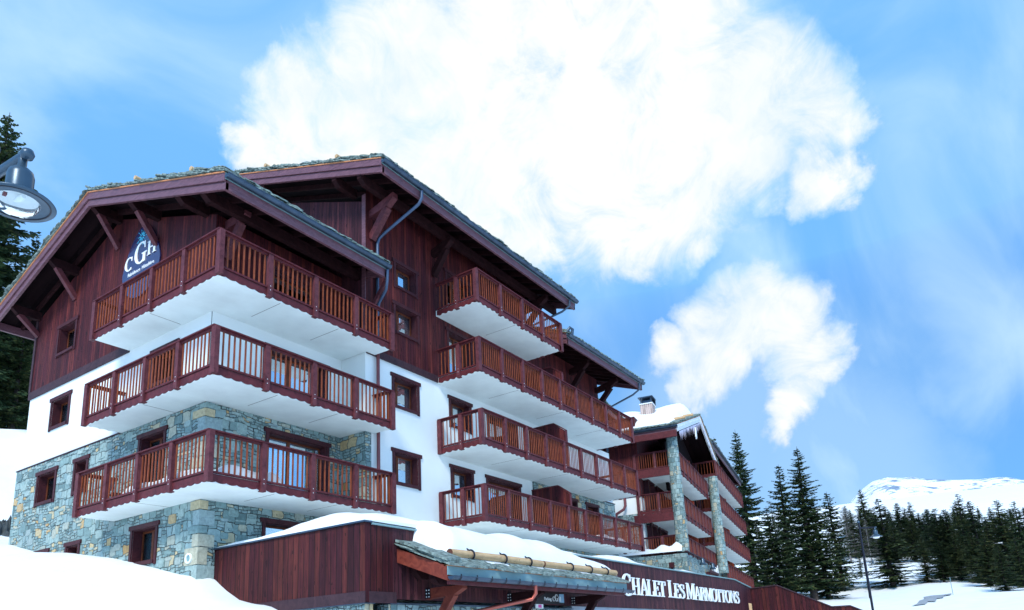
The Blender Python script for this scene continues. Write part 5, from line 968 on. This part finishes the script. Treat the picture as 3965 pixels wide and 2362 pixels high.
# ------------------------------------------------------------------ trees
def spruce_mesh(seed, H, dens=1.0, width=0.17, bare=0.08, fine=1.0):
    r = random.Random(seed); lv, lf = MB(), MB(); tr = MB(); br = MB()
    tr.tube([(0, 0, -0.6), (0.03 * H * 0.1, 0, H * 0.3), (0, 0.02, H * 0.7), (0, 0, H)], [0.017 * H, 0.012 * H, 0.006 * H, 0.012], 8)
    z = H * bare; vs, fs = [], []
    def twig(p, d, L, wd):
        up = Vector((0, 0, 1)); s = d.cross(up)
        if s.length < 0.1: s = Vector((1, 0, 0))
        s = (s.normalized() + Vector((r.uniform(-.6, .6), r.uniform(-.6, .6), r.uniform(-.6, .6)))).normalized() * wd
        o = len(vs); vs.extend([p, p + d * L * 0.45 + s, p + d * L, p + d * L * 0.4 - s]); fs.append((o, o + 1, o + 2, o + 3))
    while z < H * 0.985:
        f = z / H; prof = min(1, (1 - f) ** 0.85 * 1.05) * (0.75 + 0.35 * r.random()); prof *= ss(-0.05, 0.22, f) * 0.35 + 0.65
        R0 = H * width * prof + 0.12; nb = r.randint(5, 7) if f < 0.9 else 4
        a0 = r.uniform(0, 6.28)
        for k in range(nb):
            if r.random() < 0.10: continue
            a = a0 + 6.283 * k / nb + r.uniform(-.35, .35); L = R0 * r.uniform(0.62, 1.18); h = Vector((math.cos(a), math.sin(a), 0)); sd_ = Vector((-h.y, h.x, 0))
            droop = r.uniform(0.15, 0.55) * (1 - f) + 0.02; p = Vector((0, 0, z + r.uniform(-0.22, 0.22) * (1 if f < 0.9 else 0.4))); n = max(3, int(L / (0.20 / dens)) + 1); prev = p; pts = [p]
            for i in range(1, n + 1):
                t = i / n; q = p + h * L * t + Vector((0, 0, L * (-droop * t + 0.22 * t * t + (0.10 if f > 0.8 else 0) * t)))
                d = (q - prev).normalized()
                sl2 = min(0.62, 0.18 + L * 0.24) * (1.15 - 0.75 * t)
                for sgn in (-1, 1):
                    for rep in range(2):
                        dd = (d * r.uniform(0.5, 1.0) + sd_ * sgn * r.uniform(0.4, 1.0) + Vector((0, 0, r.uniform(-0.75, 0.08)))).normalized(); pp = prev.lerp(q, r.random())
                        twig(pp, dd, sl2 * r.uniform(0.6, 1.25), 0.036 * fine + 0.02)
                if r.random() < 0.8: twig(q, (d + Vector((0, 0, r.uniform(-1.2, -0.3)))).normalized(), sl2 * 0.9, 0.05 * fine)
                prev = q; pts.append(q)
            if L > 0.8: br.tube([pts[0], pts[len(pts) // 2], pts[-1]], [0.014 + 0.008 * L, 0.012, 0.004], 4, False)
        z += (0.30 + 0.012 * H * (1 - f)) / dens
    lf.add(vs, fs); tr2 = tr; tr2.add(br.v, br.F, True); return tr2, lf
def larch_mesh(seed, H):
    r = random.Random(seed); tr = MB(); tw = MB()
    tr.tube([(0, 0, -0.5), (0.1, 0, H * 0.5), (0, 0.1, H)], [0.011 * H, 0.007 * H, 0.01], 7)
    z = H * 0.15
    while z < H * 0.98:
        f = z / H
        for k in range(4):
            a = r.uniform(0, 6.28); L = H * 0.15 * (1 - f) ** 0.7 * r.uniform(0.6, 1.2) + 0.15; h = Vector((math.cos(a), math.sin(a), r.uniform(-0.1, 0.35))).normalized(); p = Vector((0, 0, z))
            e = p + h * L + Vector((0, 0, 0.12 * L)); tw.tube([p, p.lerp(e, 0.5) - Vector((0, 0, 0.06 * L)), e], [0.02, 0.014, 0.005], 3, False)
            for i in range(int(5 + L * 5)):
                q = p.lerp(e, r.uniform(0.2, 1)); d = Vector((r.uniform(-1, 1), r.uniform(-1, 1), r.uniform(-0.8, 0.5))).normalized() * r.uniform(0.2, 0.55); s = Vector((0.012, 0.012, 0.006)); tw.add([q, q + d * 0.5 + s, q + d, q + d * 0.5 - s], [(0, 1, 2, 3)])
        z += 0.20
    return tr, tw
def mk(name, tr, cr, bark, leaf):
    a = tr.build('trunk', bark); b = cr.build('crown', leaf); C.objects.unlink(a); C.objects.unlink(b); return a.data, b.data
SP = [(mk('s', *spruce_mesh(100 + i, 16, 1.0, (0.19, 0.22, 0.175, 0.205)[i], (0.03, 0.05, 0.02, 0.07)[i], 2.0), 'bark', 'needle'), 16) for i in range(4)]
BIG = [(mk('s', *spruce_mesh(200 + i, 20, 1.25, (0.20, 0.17)[i], (0.04, 0.08)[i], 1.7), 'bark', 'needle'), 20) for i in range(2)]
LA = [(mk('l', *larch_mesh(300 + i, 14), 'greybark', 'larch'), 14) for i in range(2)]
def plant(var, u, vtop, r, label, name='spruce_tree', group=None, wide=1.0, rz=None, zb=None):
    (tm, cm), H = var; d = ray(u, vtop); h = math.hypot(d.x, d.y); x, y = d.x / h * r, d.y / h * r; zt = d.z / h * r; z0 = ground(x, y) if zb is None else zb; s = (zt - z0) / H
    t = thing(name, label, 'tree', (x, y, z0), group); t.rotation_euler = (0, 0, rz if rz is not None else (u * 0.37) % 6.28); t.rotation_euler.x = 0.03 * math.sin(u * 1.7); t.rotation_euler.y = 0.03 * math.cos(u * 2.9); t.scale = (s * wide * (1 + 0.12 * math.sin(u * 0.9)), s * wide, s)
    for nm, me in (('trunk', tm), ('crown', cm)): o = bpy.data.objects.new(nm, me); C.objects.link(o); o.parent = t
# left of the chalet
plant(BIG[0], 28, 455, 74, 'tall dark spruce at the left edge, behind the near lamp head', wide=1.1)
plant(SP[1], 134, 930, 78, 'smaller spruce tip rising beside the tower roof edge at far left', wide=1.0)
plant(BIG[1], -60, 640, 70, 'broad spruce cut by the left photo border', wide=1.5)
plant(SP[3], 100, 1180, 71, 'spruce with a thick bare trunk by the left corner of the tower', wide=1.3)
plant(SP[0], 40, 1120, 80, 'spruce filling the gap between tower eave and snow bank at left', wide=1.5)
plant(SP[2], 150, 1230, 84, 'low spruce partly hidden by the tower wall at left', wide=1.5)
# behind the second block
plant(BIG[0], 2850, 1668, 92, 'tall spruce close behind the right end of the second block', wide=0.95)
plant(SP[2], 2777, 1690, 125, 'spruce tip just showing over the roof of the second block', wide=0.9)
plant(SP[1], 3003, 1797, 96, 'slim spruce left of the tallest spruce of the middle group', wide=1.25)
plant(BIG[1], 3068, 1733, 88, 'tallest spruce of the middle group behind the ramp wall', wide=1.45)
plant(SP[0], 3150, 1930, 90, 'bushy spruce between the tallest one and the small-topped one', wide=1.75)
plant(SP[3], 3207, 1900, 100, 'spruce with a small pointed top at the right of the middle group', wide=1.5)
plant(SP[1], 2975, 1960, 84, 'low wide spruce at the left foot of the middle group', wide=1.7)
plant(SP[2], 2935, 2040, 98, 'dark low spruce beside the bare trunk behind the second block', wide=1.5)
for u, v, r, lab in ((2985, 1935, 150, 'grey leafless larch between the second block and the middle spruces'), (3262, 1962, 150, 'grey leafless larch immediately right of the middle spruce group'), (3292, 2010, 160, 'pale bare larch in the gap left of the lamp post'), (3318, 1965, 170, 'grey larch rising behind the far lamp arm'), (3350, 2010, 140, 'grey bare larch just behind the far lamp post'), (3385, 2050, 135, 'bushy grey larch directly behind the far lamp head')):
    plant(LA[u % 2], u, v, r, lab, 'larch_tree', wide=1.5)
plant(SP[2], 3318, 2120, 118, 'tiny spruce alone on the snow slope left of the lamp post', wide=1.1, zb=None)
ORD = ['first', 'second', 'third', 'fourth', 'fifth', 'sixth', 'seventh', 'eighth', 'ninth', 'tenth', 'eleventh', 'twelfth', 'thirteenth', 'fourteenth', 'fifteenth', 'sixteenth', 'seventeenth', 'eighteenth', 'nineteenth', 'twentieth', 'twenty-first', 'twenty-second', 'twenty-third', 'twenty-fourth', 'twenty-fifth', 'twenty-sixth', 'twenty-seventh', 'twenty-eighth']
row = [(3266, 1958, 190), (3292, 1972, 200), (3335, 1892, 160), (3372, 1965, 170), (3402, 1930, 98), (3440, 1980, 170), (3468, 1945, 150), (3497, 1965, 160), (3515, 1943, 155), (3550, 1985, 150), (3570, 1985, 150), (3588, 1970, 145), (3610, 1968, 105), (3640, 1995, 120), (3660, 1970, 105), (3700, 1912, 112), (3692, 1940, 125), (3728, 1985, 120), (3757, 1937, 108), (3785, 1990, 110), (3820, 2015, 100), (3848, 1935, 95), (3880, 1985, 100), (3905, 1968, 110), (3930, 1940, 90), (3955, 2000, 95), (4010, 1950, 85)]
row.sort()
for i, (u, v, r) in enumerate(row): plant(SP[i % 4], u, v, r, f'dark spruce with its tip {ORD[i]} from the left in the forest line below the mountain', group='spruces of the forest line', wide=1.95 + 0.3 * math.sin(i * 2.3))
rb = random.Random(8)
back = [(3300 + i * 25.5 + rb.uniform(-8, 8), rb.uniform(1962, 2015), rb.uniform(150, 205)) for i in range(28)]
for i, (u, v, r) in enumerate(back): plant(SP[(i * 3 + 1) % 4], u, v, r, f'low spruce filling the back of the forest, {ORD[i]} from the left in that back row', group='back row spruces', wide=2.5)
for i in range(12):
    u = 3405 + i * 24 + rb.uniform(-6, 6); plant(SP[(i * 5 + 2) % 4], u, rb.uniform(2010, 2070), rb.uniform(132, 160), f'small spruce at the forest foot behind the open snow, {ORD[i]} from the left', group='spruces at the forest foot', wide=2.2)
for k, (u, v, r) in enumerate(((3560, 2080, 100), (3625, 2090, 98), (3690, 2060, 100), (3800, 2070, 88), (3860, 2100, 80), (3930, 2080, 78), (3500, 2060, 150), (3755, 2050, 96))):
    plant(SP[(k + 2) % 4], u, v, r, f'shorter spruce in front of the forest line, {ORD[k]} built low crown' if False else f'lower spruce under the forest tips, {ORD[sorted([3560,3625,3690,3800,3860,3930,3500,3755]).index(u)]} of these from the left', group='lower spruces of the forest line', wide=1.9)
# ------------------------------------------------------------------ street lamps
def street_lamp(head_top, arm_dir, arm_len, pole_bot, label, pole_off=0.0, hs=1.0):
    """head_top: point of the arm above the shade; the pole stands at the other end of the arm"""
    h = Vector(head_top); a = Vector(arm_dir).normalized(); p = h + a * arm_len; t = thing('street_lamp', label, 'street lamp', (p.x, p.y, pole_bot), 'street lamps')
    MB().tube([(p.x, p.y, pole_bot), (p.x, p.y, pole_bot + 1.2), (p.x, p.y, h.z + 0.22)], [0.075, 0.055, 0.04], 14).build('pole', 'iron' if pole_off == 0 else 'lamp', t)
    MB().lathe((p.x, p.y, h.z + 0.27), [(0.0005, 0.07), (0.045, 0.05), (0.062, 0.0), (0.045, -0.05), (0.0005, -0.06)], 14).build('finial', 'lamp', t)
    ar = MB().tube([p, h - a * 0.05], 0.032, 12).build('arm', 'lamp' if pole_off else 'iron', t); MB().lathe(h - a * 0.05, [(0.0005, 0.04), (0.035, 0.028), (0.045, 0), (0.035, -0.03), (0.0005, -0.04)], 14).build('arm_cap', 'lamp', ar)
    pts = [p + Vector((0, 0, -0.55)) - a * 0.04 + (-a) * (arm_len * 0.8) * math.sin(R_(k)) + Vector((0, 0, 0.50 * (1 - math.cos(R_(k))))) for k in range(0, 91, 10)]
    if not pole_off: MB().tube(pts, 0.009, 6).build('brace_rod', 'iron', t)
    s = hs
    MB().lathe(h, [(0.032 * s, 0.0), (0.032 * s, -0.10 * s), (0.055 * s, -0.11 * s), (0.085 * s, -0.14 * s), (0.095 * s, -0.18 * s), (0.095 * s, -0.31 * s)], 32).build('lamp_housing', 'lamp', t)
    sh = MB().lathe(h, [(0.096 * s, -0.305 * s), (0.125 * s, -0.325 * s), (0.16 * s, -0.36 * s), (0.255 * s, -0.405 * s), (0.262 * s, -0.415 * s), (0.255 * s, -0.422 * s), (0.20 * s, -0.412 * s), (0.155 * s, -0.41 * s)], 40).build('lamp_shade', 'lamp', t)
    MB().lathe(h, [(0.157 * s, -0.405 * s), (0.15 * s, -0.36 * s), (0.10 * s, -0.335 * s), (0.0005, -0.33 * s)], 32).build('reflector', 'white', sh)
    MB().lathe(h, [(0.155 * s, -0.412 * s), (0.145 * s, -0.44 * s), (0.11 * s, -0.475 * s), (0.055 * s, -0.49 * s), (0.0005, -0.493 * s)], 32).build('glass_bowl', 'clearglass', sh)
    MB().lathe(h, [(0.215 * s, -0.4165 * s), (0.222 * s, -0.422 * s), (0.229 * s, -0.4185 * s)], 40).build('gasket', 'iron', sh)
    b = h + Vector((0, 0, -0.385 * s)); MB().tube([b - a * 0.09 * s, b - a * 0.02 * s, b + a * 0.05 * s], [0.02 * s, 0.032 * s, 0.014 * s], 12).build('bulb', 'white', sh); MB().box(b.x - .10 * s - .012, b.x - .10 * s + .012, b.y - 0.015, b.y + 0.015, b.z - 0.012, b.z + 0.012).build('bulb_socket', 'pipe', sh)
    return t
d = ray(96, 618); k = 4.9; dl = ray(-3350, 2770); dl = Vector((dl.x, dl.y, 0)) * (1 if ray(-3350, 2770).dot(r2) > 0 else -1)
street_lamp(ray(90, 608) * 4.9, dl, 0.47, -1.5, 'big blue-grey street lamp head cut by the left photo edge, close to the camera', 1, 0.86)
def pos_depth(u, v, dep): return ray(u, v) * dep
pt = pos_depth(3386, 2042, 31.6); pl_ = pos_depth(3330, 2046, 31.6); dv = pl_ - pt; street_lamp((pt.x, pt.y, pt.z), (dv.x, dv.y, 0), 0.66, ground(pt.x, pt.y) - 0.2, 'tall black street lamp standing before the grey larches')
pt = pos_depth(3378, 2168, 78); pl_ = pos_depth(3342, 2170, 78); dv = pl_ - pt; street_lamp((pt.x, pt.y, pt.z), (dv.x, dv.y, 0), 0.95, ground(pt.x, pt.y) - 0.2, 'thin far street lamp seen just left behind the tall black lamp post')
p = pos_depth(3383, 2354, 60); m = MB().lathe(p - Vector((0, 0, 0.5)), [(0.42, 0), (0.40, 0.35), (0.3, 0.5), (0.0005, 0.56)], 14); tag(m.build('crash_pad', 'red'), 'small bright red rounded object at the foot of the black street lamp', 'marker')
p = at(3690, 2300, 78); z = ground(p.x, p.y); st = thing('snow_stake', 'thin pale snow marker pole beside the cleared road patch', 'marker pole', (p.x, p.y, z)); MB().tube([(p.x, p.y, z), (p.x, p.y, z + 1.6)], 0.025, 6).build('shaft', 'zinc', st)
